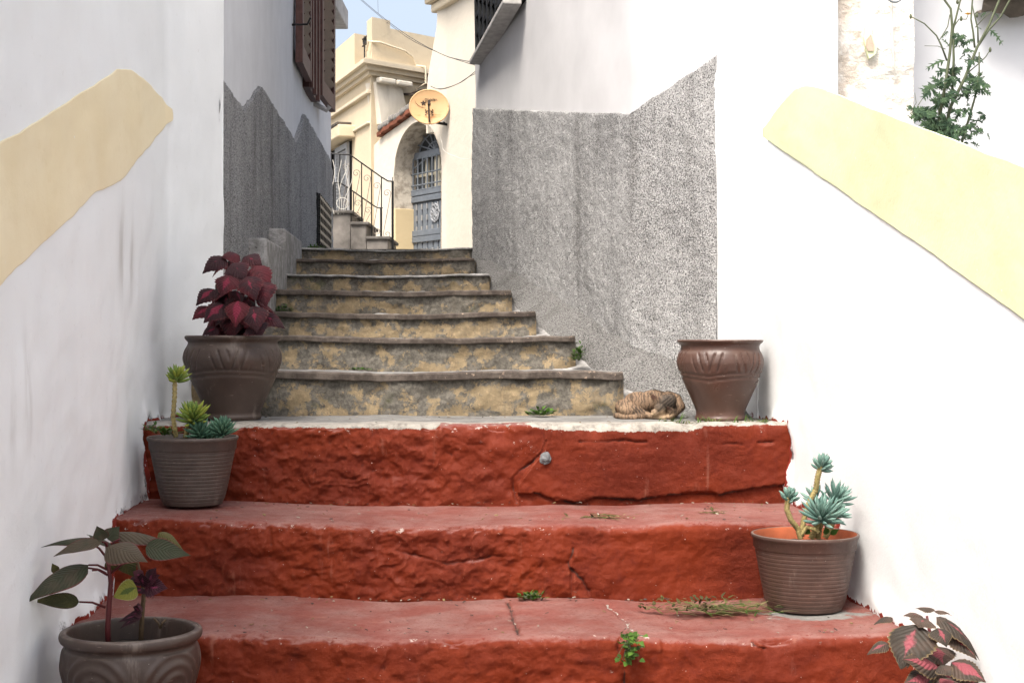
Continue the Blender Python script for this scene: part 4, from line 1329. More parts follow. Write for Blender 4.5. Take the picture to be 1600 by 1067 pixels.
def DD(px, py, off=0):
    x, y = (px - 670.5)/F*dd, -(py - 167)/F*dd
    q2 = (x/RX)**2 + (y/RYY)**2
    return dc + dx*x + dup*y + dn*(.035*q2 - .035 + off)
mb = MB()
mb.tube([DD(670.5, 192, .02), DD(670, 178, .05), DD(669.5, 162, .07)], .012, 6)
mb.obox(DD(669.8, 162.5, .085), dx, dn, dup, .03, .05, .05, 0, .005)
mb.obox(DD(671, 165, .08), dx, dn, dup, .022, .04, .03, 0, .005)
mb.build('feed_arm', MT['canopy'], ds)
for a in np.linspace(0, 2*math.pi, 5)[:-1] + .785:
    mb = MB(); mb.obox(DD(670.8 + 7.8*math.cos(a), 175.3 + 5.6*math.sin(a), .006), dx, dn, dup, .012, .012, .012)
    mb.build('mount_bolt', MT['canopy'], ds)
# printed marks: name, star and swoosh, oval emblem
def text_mesh(name, body, size, loc, ax, ay, mat, parent, italic=0.0, extr=.002):
    cu = bpy.data.curves.new(name, 'FONT'); cu.body = body; cu.size = size; cu.extrude = extr; cu.shear = italic
    cu.align_x = 'LEFT'; cu.resolution_u = 3
    t = bpy.data.objects.new(name, cu); COL.objects.link(t)
    dg = bpy.context.evaluated_depsgraph_get()
    me = bpy.data.meshes.new_from_object(t.evaluated_get(dg))
    bpy.data.objects.remove(t)
    az_ = ax.cross(ay)
    vs = [loc + ax*v.co.x + ay*v.co.y + az_*v.co.z for v in me.vertices]
    fs = [tuple(p.vertices) for p in me.polygons]
    m = MB(); m.add(vs, fs)
    return m.build(name, mat, parent)
tdir = (dx*math.cos(.09) + dup*math.sin(.09)).normalized(); tup = dn.cross(tdir); tup = tup if tup.z > 0 else -tup
MK = plain('dark_print', (.045, .030, .022), .7, .3, 40, 0)
text_mesh('name_lettering', "D'siclass", .047, DD(663.6, 158.0, .006), tdir, tup, MK, ds, .1)
st = []
for k in range(10):
    a = math.pi/2 + k*math.pi/5 + .1; r = (5.0 if k % 2 == 0 else 2.0)
    st.append(DD(661.8 + r*math.cos(a)*1.1, 160.6 - r*math.sin(a), .006))
mb = MB(); mb.add(st + [DD(661.8, 160.6, .006)], [(k, (k+1) % 10, 10) for k in range(10)]); 
mb.build('star_emblem', MK, ds)
mb = MB()
mb.tube([DD(x, y, .006) for x, y in ((648.5, 157.5), (650, 161), (653, 164), (657, 166.3), (662, 167.5), (666, 167.5))], [.001, .0025, .003, .003, .002, .001], 4)
mb.build('swoosh_mark', plain('brown_print', (.25, .14, .07), .7, .2, 40, 0), ds)
mb = MB()
for sgn in (-1, 1):
    ps = [DD(670.8 + sgn*x, y, .006) for x, y in ((1.5, 172.2), (4, 173.2), (6.6, 175), (4.2, 177.2), (3.6, 175.2))]
    mb.add(ps, [(0, 1, 2, 3, 4)] if sgn < 0 else [(4, 3, 2, 1, 0)])
mb.tube([DD(670.8 + 5*math.cos(a), 175.2 + 3.2*math.sin(a), .006) for a in np.linspace(0, 6.28, 20)], .0018, 4)
mb.build('oval_emblem', MK, ds)
mb = MB()
hub = W(704, 196, 16.9); root = PT + ut*.28
mb.tube([dc - dn*.06, W(682, 192, 16.86), hub], .017, 6)
mb.tube([W(703, 190, 16.93), W(706, 203, 16.93)], .014, 6)
mb.tube([hub, W(704, 196, 17.15)], .02, 6)
mb.tube([W(693, 191, 16.86), W(704, 200, 16.93)], .009, 5)
mb.build('wall_bracket', MT['iron'], ds)

# ------------------------------------------------------------ overhead cables
def cable(pts, r, label, mat='cable'):
    out = []
    n = len(pts)
    P_ = [W(*p) for p in pts]
    for i in range(n - 1):
        p0, p1, p2, p3 = P_[max(i-1, 0)], P_[i], P_[i+1], P_[min(i+2, n-1)]
        for k in range(10):
            t = k/10
            out.append(.5*((2*p1) + (p2-p0)*t + (2*p0-5*p1+4*p2-p3)*t*t + (3*p1-p0-3*p2+p3)*t**3))
    out.append(P_[-1])
    mb = MB(); mb.tube(out, r*.5, 5)
    return tag(mb.build('cable', MT[mat]), label, 'cable', 'cables over the alley')
cable([(556, -8, 22), (595, 25, 19), (640, 58, 17), (690, 85, 15), (720, 94, 13.5), (744, 98, 12)], .007, 'thin dark cable crossing the sky, ending higher on the white corner')
cable([(556, -6, 22.1), (596, 28, 19.1), (640, 61, 17.1), (688, 84, 15.1), (718, 95, 13.6), (745, 103, 12.1)], .006, 'thin dark cable crossing the sky just below its twin')
cable([(673, 135, 16.6), (683, 139, 16.2), (700, 137, 15.5), (722, 128, 14), (745, 110, 12)], .007, 'dark cable sagging from behind the dish to the white corner')
cable([(674, 136, 16.7), (690, 140, 16.3), (712, 133, 15.5), (730, 122, 14.2), (746, 114, 12.2)], .006, 'dark sagging cable just below the one from behind the dish')
cable([(590, -10, 23), (590.5, 6, 22.9), (591, 22, 22.8)], .005, 'very thin upright wire standing on the cream roof')
cable([(686, 210, 16.85), (690, 222, 16.8), (694, 236, 16.75), (712, 245, 16.3), (728, 249, 15.9), (745, 246, 15.3)], .005, 'pale cable looping from the arch across the off-white wall', 'whitecable')
# ------------------------------------------------------------ pots
def smooth_prof(pts, k=6):
    P_ = [Vector((a, b)) for a, b in pts]
    out = []
    for i in range(len(P_) - 1):
        p0, p1, p2, p3 = P_[max(i-1,0)], P_[i], P_[i+1], P_[min(i+2, len(P_)-1)]
        for j in range(k):
            t = j/k
            q = .5*((2*p1) + (p2-p0)*t + (2*p0-5*p1+4*p2-p3)*t*t + (3*p1-p0-3*p2+p3)*t**3)
            out.append((max(q.x, 0.001), q.y))
    out.append(tuple(P_[-1]))
    return out

def sst(a, b, x):
    t = min(1, max(0, (x - a)/(b - a))); return t*t*(3 - 2*t)

def carve_leaf(H, rot, deep=.0060):
    def f(a, z, r):
        t = z/H
        d = 0
        th = (a + rot) % (2*math.pi)
        # wavy band
        for off in (0, .075):
            zc = .50 + off*.7 + .045*abs(math.sin(1.5*th + off))
            q = (t - zc)/.012
            d -= deep*.9*math.exp(-q*q)
        # leaf strokes leaning away from the crest of each wave
        if .58 < t < .86:
            m = sst(.58, .64, t)*sst(.86, .80, t)
            ph = (th/(2*math.pi)*6) % 1.0
            lean = (t - .72)*3.2*(1 if ph > .5 else -1)
            c = abs(((ph*5.5 + lean) % 1) - .5)
            gate = sst(.06, .16, abs(ph - .5))
            d -= deep*m*gate*sst(.17, .03, c)
        return d
    return f

def big_pot(name, label, c, S, prof, mat, carve, soil_z, fine=False, group='large carved brown pots'):
    o = thing('carved_pot', label, 'pot', c, group)
    H = prof['H']
    outer = smooth_prof(prof['outer'], 9)
    full = [(.001, .006), (outer[0][0]*.9, .004)] + outer + smooth_prof(prof['inner'], 3)
    zmax = max(p[1] for p in outer)
    mb = MB()
    n_out = len(outer)
    def disp(a, z, r):
        return carve(a, z, r) + .0012*math.sin(3*a + z*20)
    C = Vector(c)
    # outside carved, inside plain
    mb.lathe([(.001, .006), (outer[0][0]*.9, .004)] + outer, C, 288, 0, disp)
    mb.lathe([outer[-1]] + smooth_prof(prof['inner'], 3), C, 96, 1 if prof.get('in2') else 0)
    mb.build('body', [mat, prof.get('in2') or mat], o, smooth=True)
    mb = MB()
    sr = soil_z[1]
    A = np.zeros((40, 10, 3))
    for i in range(40):
        a = 2*math.pi*i/39
        for j in range(10):
            q = sr*j/9
            A[i, j] = (C.x + q*math.cos(a), C.y + q*math.sin(a), C.z + soil_z[0] + .006*float(fbm(C.x + q*math.cos(a), C.y + q*math.sin(a), 1.0, 30, 3)))
    mb.grid(A, flip=True)
    mb.build('soil', MT['soil'], o, smooth=True)
    return o

# three carved pots
pL = dict(H=.302, outer=[(.098, 0), (.101, .010), (.098, .022), (.104, .040), (.128, .095), (.154, .150), (.172, .196), (.177, .222), (.172, .247), (.161, .268), (.160, .278), (.168, .287), (.1715, .294), (.170, .300), (.164, .302)],
          inner=[(.164, .302), (.155, .298), (.150, .28), (.152, .24)])
pR = dict(H=.288, outer=[(.088, 0), (.091, .008), (.087, .022), (.092, .045), (.116, .100), (.140, .155), (.1535, .196), (.1545, .215), (.149, .236), (.141, .252), (.1405, .268), (.150, .278), (.1535, .283), (.152, .287), (.147, .288)],
          inner=[(.147, .288), (.138, .284), (.134, .26), (.137, .22)])
cL = Vector(((364-800)/F*5.32, 5.32, RZ[3] + .002))
big_pot('a', 'large brown carved pot on the left of the landing, holding the red coleus', cL, 1, pL, MT['glaze_grey'], carve_leaf(.302, .4), (.262, .152))
cR = Vector(((1125.5-800)/F*5.27, 5.27, RZ[3] + .001))
big_pot('b', 'empty brown carved pot beside the sleeping cat', cR, 1, pR, MT['glaze'], carve_leaf(.288, 2.0), (.17, .138))
pB = dict(H=.30, outer=[(.098, 0), (.101, .010), (.098, .022), (.104, .040), (.128, .095), (.152, .150), (.166, .196), (.169, .222), (.165, .250), (.160, .262), (.163, .270), (.172, .276), (.1755, .286), (.173, .296), (.165, .300)],
          inner=[(.165, .300), (.157, .298), (.153, .28), (.150, .24)])
cB = Vector(((205-800)/F*3.70, 3.70, RZ[0] + .0))
def carve_low(a, z, r):
    t = z/.30; d = 0
    th = a*5/(2*math.pi)
    ph = th % 1 - .5
    # scrolled petals in arches
    for rad_, w_ in ((.42, .05), (.30, .05), (.18, .05)):
        q = (math.hypot(ph*1.0, (t - .55)*1.35) - rad_)/w_
        if t > .45: d += .0040*math.exp(-q*q*2)
    d += .003*math.exp(-((t - .42)/.02)**2)
    return d if t < .86 else 0
big_pot('c', 'grey-brown pot with raised scroll pattern in the bottom left corner', cB, 1, pB, MT['glaze_grey'], carve_low, (.245, .149))
# small pot below the frame for the pink coleus
cS = Vector(((1450-800)/F*3.58, 3.58, RZ[0]))
pS = dict(H=.16, outer=[(.075, 0), (.085, .05), (.10, .12), (.104, .155), (.1, .16)], inner=[(.1, .16), (.092, .155), (.09, .12)])
o = big_pot('d', 'brown pot of the pink coleus in the bottom right corner', cS, 1, pS, MT['glaze'], lambda a, z, r: 0, (.13, .09))

def plastic_pot(label, c, rb, rt, H, mat, soil, inner=None):
    o = thing('plastic_pot', label, 'pot', c, 'ribbed brown plastic pots')
    zs = np.linspace(0, H*.80, 150)
    outer = [(rb*.9, 0.0), (rb*.97, .006)]
    for z in zs[3:]:
        t = z/(H*.80)
        r = rb + (rt*.93 - rb)*t**.85 - .004*math.exp(-(z/.02)**2)
        g = (t*15) % 1
        if .06 < t < .97: r -= .0008*math.exp(-((g - .5)/.13)**2)
        outer.append((r, z))
    outer += [(rt*.945, H*.81), (rt*.955, H*.82), (rt*.965, H*.93), (rt*.99, H*.945), (rt, H*.965), (rt*1.0, H*.99), (rt*.985, H), (rt*.955, H*.995)]
    mb = MB()
    C = Vector(c)
    wob = lambda a, z, r: .0016*math.sin(2*a + 1)*z/H + .0008*math.sin(5*a)
    mb.lathe([(.001, .004)] + outer, C, 128, 0, wob)
    mb.lathe([(rt*.955, H*.995), (rt*.93, H*.95), (rt*.90, soil - .01)], C, 96, 1, wob)
    mb.build('body', [mat, inner or mat], o, smooth=True)
    A = np.zeros((40, 9, 3)); 
    for i in range(40):
        a = 2*math.pi*i/39
        for j in range(9):
            q = rt*.93*j/8
            A[i, j] = (C.x + q*math.cos(a), C.y + q*math.sin(a), C.z + soil + .007*float(fbm(C.x + q*math.cos(a), C.y + q*math.sin(a), 2.0, 25, 3)))
    mb = MB(); mb.grid(A, flip=True)
    mb.build('soil', MT['soil'], o, smooth=True)
    return o
c1 = Vector(((301-800)/F*4.86, 4.86, RZ[2] + .010))
plastic_pot('ribbed grey-brown plastic pot below the large carved pot, left side', c1, .098, .147, .226, MT['plasticgrey'], .214)
c2 = Vector(((1258-800)/F*4.325, 4.325, RZ[1] - .004))
plastic_pot('ribbed brown plastic pot with orange inside, right side against the white wall', c2, .110, .156, .222, MT['plastic'], .186, MT['innerorange'])

# ------------------------------------------------------------ leaves
def leaf(mb, base, tip, wd, bend=0.0, up=(0,0,1), fold=.15, nu=12, nv=9, serr=0.0, shape=(.75, 1.0), kind=.5, rnd=None, mi=0, curl=0.0, nteeth=9, thick=0.0):
    base, tip, up = Vector(base), Vector(tip), Vector(up)
    ax = tip - base; L = ax.length
    if L < 1e-6: return
    ctrl = (base + tip)/2 + up*bend*L
    side = ax.cross(up)
    if side.length < 1e-6: side = ax.orthogonal()
    side.normalize()
    rnd = random.random() if rnd is None else rnd
    vs, cs, fs = [], [], []
    for i in range(nu + 1):
        t = i/nu
        p = base*(1-t)**2 + ctrl*2*t*(1-t) + tip*t*t
        tg = ((ctrl - base)*(1-t) + (tip - ctrl)*t)
        tg.normalize()
        nn = side.cross(tg).normalized()
        if nn.dot(up) < 0: nn = -nn
        w = wd*.56*(math.sin(math.pi*min(1, t**shape[0]))**shape[1])*(1 - .55*t**2.6)
        for j in range(nv):
            v = -1 + 2*j/(nv - 1)
            ww = w
            if serr and abs(v) > .99: ww = w*(1 + serr*(1 if i % 2 else -.6))
            q = p + side*(v*ww) + nn*(fold*abs(v)**1.5*ww*1.2 - curl*v*v*ww)
            q = q + nn*(.03*wd*math.sin(t*nteeth*2 + j))*.35*abs(v)
            vs.append(q); cs.append((t, abs(v), rnd, kind))
    for i in range(nu):
        for j in range(nv - 1):
            a = i*nv + j
            fs.append((a, a+1, a+nv+1, a+nv))
    mb.add(vs, fs, mi, cs)

def blade(mb, base, dirv, L, wd, droop, mi=0, n=5, rnd=None):
    base, d = Vector(base), Vector(dirv).normalized()
    side = d.cross(Vector((0,0,1)))
    side = side.normalized() if side.length > 1e-4 else Vector((1,0,0))
    vs, cs, fs = [], [], []
    rnd = random.random() if rnd is None else rnd
    for i in range(n + 1):
        t = i/n
        p = base + d*L*t + Vector((0,0,-1))*droop*L*t*t
        w = wd*.5*(1 - t)**.7 + 1e-4
        up_ = side.cross(d)
        for v in (-1, 0, 1):
            vs.append(p + side*w*v - up_*w*.35*(1 - abs(v))); cs.append((t, abs(v)*.5, rnd, .5))
    for i in range(n):
        for j in range(2):
            a = i*3 + j; fs.append((a, a+1, a+4, a+3))
    mb.add(vs, fs, mi, cs)

# ---- red coleus in the left pot
random.seed(11)
pl_ = thing('coleus_plant', 'dark red coleus with drooping leaves growing in the large left pot', 'plant', cL + Vector((0,0,.26)), 'coleus and leafy pot plants')
mb = MB(); ms = MB()
top0 = cL + Vector((0, 0, .265))
def coleus(px, py, d): return W(px, py, d)
stems = []
for k, (sx, sz, sy) in enumerate(((-.02, .30, -.02), (.035, .29, .02), (.005, .24, -.06), (.07, .20, -.02), (-.05, .20, .01))):
    e = top0 + Vector((sx, sy, sz))
    b0 = top0 + Vector((sx*.3, sy*.3, 0))
    pts = [b0.lerp(e, t) + Vector((.01*math.sin(t*3 + k), 0, 0)) for t in np.linspace(0, 1, 6)]
    ms.tube(pts, [.006 - .003*t for t in np.linspace(0, 1, 6)], 6)
    stems.append((b0, e))
def drooper(mb, p, az_, L, wd, drop, kind, mi=0, serr=.10, rise=.22):
    out = Vector((math.cos(az_), math.sin(az_), 0))
    tip = p + out*L*(.80 - .25*drop) + Vector((0,0,-L*drop*.75))
    leaf(mb, p, tip, wd, bend=rise, up=(out*.35 + Vector((0,0,1))).normalized(), fold=-.10, nu=16, nv=9, serr=serr, shape=(.62, .72), kind=kind, mi=mi, curl=.25)
for k, (b0, e) in enumerate(stems):
    for lev in range(5):
        t = .22 + .78*lev/4
        p = b0.lerp(e, t)
        for q in range(3 if lev > 0 else 2):
            a = lev*1.35 + q*2.1 + k*.8 + random.uniform(-.3, .3)
            L = random.uniform(.085, .125)*(1.0 if lev < 4 else .75)
            st_ = p + Vector((math.cos(a), math.sin(a), .15))*random.uniform(.008, .03)
            drooper(mb, st_, a, L, L*random.uniform(.55, .68), random.uniform(.55, 1.05), random.choice((.1, .1, .2, .4, .7)))
# outline leaves placed as in the plant: left crown leaf, right hanging one, tufts
for (bx, by, tx, ty, d, wd, kind, bend) in ((352, 402, 316, 428, 5.22, .075, .2, .25), (375, 400, 345, 402, 5.24, .06, .2, .15), (380, 402, 410, 415, 5.25, .075, .25, .25),
        (398, 415, 420, 462, 5.2, .085, .1, .25), (405, 492, 446, 514, 5.2, .062, .35, .22), (335, 452, 306, 478, 5.2, .07, .8, .25), (330, 480, 300, 500, 5.19, .065, .7, .25),
        (350, 475, 318, 505, 5.13, .085, .9, .2), (372, 470, 368, 512, 5.1, .08, .95, .2), (395, 478, 402, 520, 5.1, .09, .5, .2), (340, 512, 316, 524, 5.15, .05, .6, .15),
        (360, 430, 345, 465, 5.12, .085, .75, .25), (385, 432, 400, 470, 5.12, .09, .4, .25), (408, 440, 416, 480, 5.16, .09, .1, .25), (395, 505, 410, 524, 5.12, .09, .1, .2), (362, 412, 385, 440, 5.16, .085, .3, .3)):
    b_, t_ = W(bx, by, d + .04), W(tx, ty, d)
    leaf(mb, b_, t_, wd, bend, up=Vector((0, -.75, .65)), fold=-.08, nu=16, nv=9, serr=.10, shape=(.62, .72), kind=kind, curl=.2)
mb.build('foliage', MT['coleus'], pl_, smooth=True)
ms.build('stem', MT['stem_red'], pl_, smooth=True)

# ---- amaranth in the bottom left pot
D0 = 3.70
def Q(x, y, d=D0): return W(x/3.475, 760 + y/3.475, d)
pl_ = thing('leafy_plant', 'tall plant with broad dull green leaves on red stems, bottom left pot', 'plant', cB + Vector((0,0,.245)), 'coleus and leafy pot plants')
ms = MB(); mb = MB(); mr = MB(); my = MB(); mo = MB()
ms.tube([Q(587, 850), Q(585, 760), Q(592, 640), Q(601, 520), Q(586, 400), Q(577, 300)], [.0074, .0070, .0064, .0058, .0046, .0034], 10)
pet = [((585, 330), (555, 300)), ((575, 380), (500, 312)), ((580, 450), (480, 425)), ((575, 470), (500, 455)), ((572, 655), (430, 625)), ((600, 470), (720, 400)), ((590, 340), (650, 285)), ((600, 400), (760, 350)), ((585, 480), (470, 440))]
for a, b_ in pet:
    m_ = ((a[0]+b_[0])/2, (a[1]+b_[1])/2 - 12)
    ms.tube([Q(*a), Q(*m_, D0 - .01), Q(*b_, D0 - .02)], [.0034, .003, .0024], 6)
def L_(mbx, b, t, wd, bend, up, d0=0, d1=0, **kw):
    leaf(mbx, Q(b[0], b[1], D0 + d0), Q(t[0], t[1], D0 + d1), wd*1.12/3.475/F*D0, bend, up=up, nu=18, nv=11, shape=kw.pop('shape', (.62, .85)), **kw)
V3 = Vector
L_(mb, (560, 290), (222, 330), 78, .16, V3((0, -.35, .9)), -.02, -.06, fold=-.1, curl=.3)
L_(mb, (545, 300), (288, 380), 70, .14, V3((0, -.75, .6)), -.03, -.10, fold=.1)
L_(mb, (480, 425), (128, 640), 125, .20, V3((-.2, -.8, .55)), -.02, -.10, fold=-.15, curl=.2)
L_(mo, (430, 625), (172, 622), 75, .10, V3((0, -.9, .5)), 0, -.03, fold=.1)
L_(mb, (600, 255), (1000, 355), 95, .22, V3((0, -.45, .9)), .03, .06, fold=-.25, curl=.3)
L_(mo, (860, 250), (1000, 350), 75, .20, V3((0, -.6, .8)), .05, .05, fold=-.2, curl=.3)
L_(mb, (575, 330), (805, 412), 140, .20, V3((0, -.70, .70)), -.06, -.13, fold=-.12, curl=.25)
L_(mb, (790, 330), (1038, 374), 105, .07, V3((0, -.9, .42)), .0, .0, fold=.08)
L_(mo, (665, 370), (735, 495), 100, .10, V3((0, -.95, .2)), .03, .04, fold=.1)
L_(my, (742, 545), (618, 600), 95, .10, V3((0, -.95, .3)), -.05, -.06, fold=.1, shape=(.6, .55), serr=.03)
L_(mb, (560, 290), (525, 212), 70, .10, V3((0, -.9, .3)), -.02, -.03, fold=.2)
L_(mb, (590, 290), (650, 215), 80, .10, V3((0, -.9, .3)), .0, .01, fold=.2)
L_(mo, (310, 465), (282, 415), 38, .05, V3((0, -.9, .3)), .02, .02)
L_(mb, (600, 330), (470, 260), 90, .12, V3((0, .2, .95)), .03, .09, fold=-.1)
L_(mb, (610, 300), (780, 270), 90, .15, V3((0, .3, .9)), .05, .12, fold=-.1)
L_(mo, (610, 460), (600, 360), 60, .1, V3((0, -.9, .2)), .02, .02)
# second stem with purple leaves
ms.tube([Q(765, 830, D0+.06), Q(772, 700, D0+.06), Q(782, 560, D0+.06), Q(745, 400, D0+.05)], [.007, .006, .0055, .003], 8, 1)
for (b, t, wd) in (((785, 545), (912, 552), 95), ((780, 545), (770, 470), 80), ((775, 550), (735, 580), 70), ((800, 530), (850, 440), 80), ((790, 520), (870, 480), 60),
                   ((770, 680), (720, 650), 45), ((770, 690), (640, 735), 42), ((770, 690), (650, 770), 36), ((775, 660), (740, 640), 40), ((770, 690), (700, 690), 40), ((780, 500), (720, 460), 60), ((800, 330), (840, 310), 60), ((760, 510), (700, 520), 60)):
    L_(mr, b, t, wd, .12, V3((0, -.8, .5)), .03, .0, fold=-.1, serr=.08)
ms.tube([Q(870, 770, D0+.10), Q(880, 740, D0+.1), Q(900, 720, D0+.11)], .003, 5, 1)
ms.tube([Q(870, 770, D0+.10), Q(860, 740, D0+.1), Q(835, 715, D0+.11)], .003, 5, 1)
mb.build('foliage', MT['amaranth'], pl_, smooth=True)
mo.build('olive_foliage', MT['olive'], pl_, smooth=True)
my.build('yellow_leaf', MT['yelleaf'], pl_, smooth=True)
mr.build('purple_foliage', MT['amarred'], pl_, smooth=True)
ms.build('stem', [MT['stem_red'], MT['stem_brown']], pl_, smooth=True)

# ---- pink coleus, bottom right
D1 = 3.55
def Q2(x, y, d=D1): return W(1300 + x/5.333, 900 + y/5.333, d)
pl_ = thing('coleus_plant', 'coleus with pink-centred olive leaves in the bottom right corner', 'plant', cS + Vector((0,0,.13)), 'coleus and leafy pot plants')
mb = MB(); ms = MB()
def L2(b, t, wd, bend, up, kind, d0=0, d1=0, curl=.2, fold=-.08, mbx=None):
    leaf(mbx or mb, Q2(b[0], b[1], D1 + d0), Q2(t[0], t[1], D1 + d1), wd*1.22/5.333/F*D1, bend, up=up, fold=fold, nu=20, nv=11, serr=.07, shape=(.60, .70), kind=kind, curl=curl)
L2((715, 400), (572, 775), 300, .16, V3((-.5, -.85, .25)), .55, -.04, -.10)
L2((870, 340), (1228, 700), 165, .26, V3((.35, -.45, .85)), .35, .0, -.02)
L2((505, 345), (345, 405), 80, .25, V3((0, -.3, .95)), .1, .02, .02)
L2((470, 560), (290, 655), 95, .25, V3((-.2, -.6, .8)), .6, .0, .0)
L2((890, 765), (585, 690), 170, .18, V3((0, -.8, .6)), 1.0, -.06, -.12)
L2((995, 715), (1285, 885), 190, .22, V3((.2, -.75, .65)), .95, -.05, -.10)
L2((860, 580), (930, 745), 230, .15, V3((0, -.95, .3)), .75, .0, -.05)
L2((880, 430), (955, 590), 150, .25, V3((.1, -.8, .6)), .55, -.06, -.10)
L2((980, 480), (1210, 700), 150, .25, V3((.2, -.7, .7)), .75, .0, -.03)
L2((760, 340), (590, 330), 110, .28, V3((0, -.3, .95)), .15, .04, .04)
L2((850, 290), (690, 270), 90, .25, V3((0, -.2, .95)), .1, .06, .1)
L2((780, 350), (720, 430), 170, .3, V3((-.2, -.6, .7)), .3, -.03, -.06)
L2((860, 300), (1000, 330), 70, .3, V3((0, -.2, .95)), .1, .05, .07)
L2((820, 850), (600, 890), 150, .2, V3((0, -.8, .6)), .95, -.06, -.12)
L2((900, 850), (1030, 960), 190, .2, V3((0, -.8, .6)), .95, -.06, -.12)
L2((900, 740), (990, 830), 110, .2, V3((0, -.9, .5)), .2, -.1, -.14)
L2((1040, 780), (1240, 960), 170, .2, V3((.2, -.7, .7)), .8, -.02, -.06)
for k in range(14):
    a = random.uniform(0, 6.28)
    p = Q2(850 + 60*math.cos(a), 700 + 160*math.sin(a*1.7), D1 + .05)
    drooper(mb, p, a, random.uniform(.08, .11), .065, random.uniform(.6, 1), random.choice((.2, .6, .9)), 0, .07)
ms.tube([cS + Vector((0, 0, .12)), Q2(840, 760, D1+.03), Q2(820, 500, D1+.03), Q2(790, 330, D1+.03)], [.007, .006, .005, .003], 7)
mb.build('foliage', MT['coleus2'], pl_, smooth=True)
ms.build('stem', MT['stem_red'], pl_, smooth=True)

# ---- finger succulents
def finger(mb, base, d, L, r, curve=.2, mi=0, up=Vector((0,0,1))):
    base, d = Vector(base), Vector(d).normalized()
    n = 8; pts = []; rr = []; vs, cs, fs = [], [], []
    rnd = random.random()
    s = d.orthogonal().normalized(); q = d.cross(s)
    for i in range(n + 1):
        t = i/n
        p = base + d*L*t + up*curve*L*t*t
        rad_ = r*(.75 + .5*math.sin(math.pi*min(t*1.1, 1)*.8))*(1 - max(0, t - .72)**1.5/.28**1.5*.97)
        for k in range(7):
            a = 2*math.pi*k/7
            vs.append(p + s*math.cos(a)*rad_ + q*math.sin(a)*rad_*.8); cs.append((t, .3, rnd, .5))
    for i in range(n):
        for k in range(7):
            k2 = (k+1) % 7
            fs.append((i*7+k, i*7+k2, (i+1)*7+k2, (i+1)*7+k))
    mb.add(vs, fs, mi, cs)

def rosette(mb, c, up, n, L, r, mi=0, spread=1.0, mi2=None):
    c, up = Vector(c), Vector(up).normalized()
    s = up.orthogonal().normalized(); q = up.cross(s)
    for i in range(n):
        f = (i + .5)/n
        a = i*2.39996
        pol = (.12 + 1.28*f**.8)*spread
        d = up*math.cos(pol) + (s*math.cos(a) + q*math.sin(a))*math.sin(pol)
        base = c - up*.02*f + d*.004
        finger(mb, base, d, L*random.uniform(.85, 1.1)*(.72 + .28*math.sin(f*2.6)), r*random.uniform(.9, 1.1), .16*math.sin(pol), mi2 if (mi2 is not None and f > .62) else mi, up)

def scar_stem(ms, pts, r, mi=0):
    P_ = [Vector(p) for p in pts]; out = []; rr = []
    for a, b_ in zip(P_[:-1], P_[1:]):
        for k in range(9):
            out.append(a.lerp(b_, k/9)); rr.append(r*(1 + (.16 if len(out) % 2 else -.10)))
    out.append(P_[-1]); rr.append(r)
    ms.tube(out, rr, 8, mi)

random.seed(4)
DA = 4.84
def Q3(x, y, d=DA): return W(220 + x/2.54, 380 + y/2.54, d)
pl_ = thing('succulent_plant', 'succulent with lime and teal rosettes, one on a tall stem, left pot', 'plant', c1 + Vector((0,0,.214)), 'finger-leaved succulents')
mb = MB(); ms = MB()
scar_stem(ms, [Q3(140, 770, DA-.02), Q3(128, 690, DA-.02), Q3(134, 610, DA-.02), Q3(135, 540, DA-.02)], .0075)
scar_stem(ms, [Q3(178, 770, DA-.03), Q3(188, 725, DA-.04), Q3(205, 690, DA-.05)], .0085)
rosette(mb, Q3(145, 530, DA-.02), (.18, -.25, 1), 28, .046, .0040, 1, 1.0)
rosette(mb, Q3(208, 690, DA-.05), (.05, -.45, 1), 48, .062, .0042, 1, 1.05, 1)
rosette(mb, Q3(325, 742, DA-.03), (.1, -.35, 1), 44, .054, .0040, 0, .95)
rosette(mb, Q3(232, 748, DA-.05), (-.05, -.5, 1), 34, .052, .0040, 2, 1.0)
rosette(mb, Q3(270, 770, DA+.06), (.0, .1, 1), 20, .06, .006, 2, 1.0)
mb.build('foliage', [MT['succ_blue'] if False else MT['succ_dark'], MT['succ_lime'], MT['succ_dark']], pl_, smooth=True)
ms.build('stem', MT['stem_scar'], pl_, smooth=True)
def clump(mb, ms, c, rx, rz, n, ls, lw, ry=None, mi=0, up=.6):
    ry = ry or rx
    for i in range(n):
        a = random.uniform(0, 6.283); q = random.random()**.5
        p = Vector(c) + Vector((rx*q*math.cos(a), ry*q*math.sin(a), rz*random.random()*(1 - .55*q)))
        d = Vector((math.cos(a)*q + random.uniform(-.5, .5), math.sin(a)*q + random.uniform(-.5, .5), random.uniform(-.1, up)))
        if d.length < .05: continue
        d.normalize(); L = ls*random.uniform(.6, 1.2)
        leaf(mb, p, p + d*L, lw*random.uniform(.7, 1.2), .15, fold=.1, nu=5, nv=5, shape=(.7, .7), mi=mi)
        if ms is not None and i % 2 == 0: ms.tube([Vector(c) + Vector((0, 0, .002)), (Vector(c) + p)/2 + Vector((0,0,rz*.2)), p], .0011, 4, 0, cap=False)
mb = MB(); ms = MB()
for (x, y) in ((50, 735), (95, 745), (130, 752)): clump(mb, ms, Q3(x, y + 15, DA + random.uniform(-.04, .02)), .028, .030, 30, .022, .011)
cw = thing('weed_clump', 'low leafy green weed along the rim of the left succulent pot', 'weed', Q3(90, 765), 'small weeds')
mb.build('foliage', MT['weed'], cw, smooth=True); ms.build('stem', MT['stem_green'], cw)

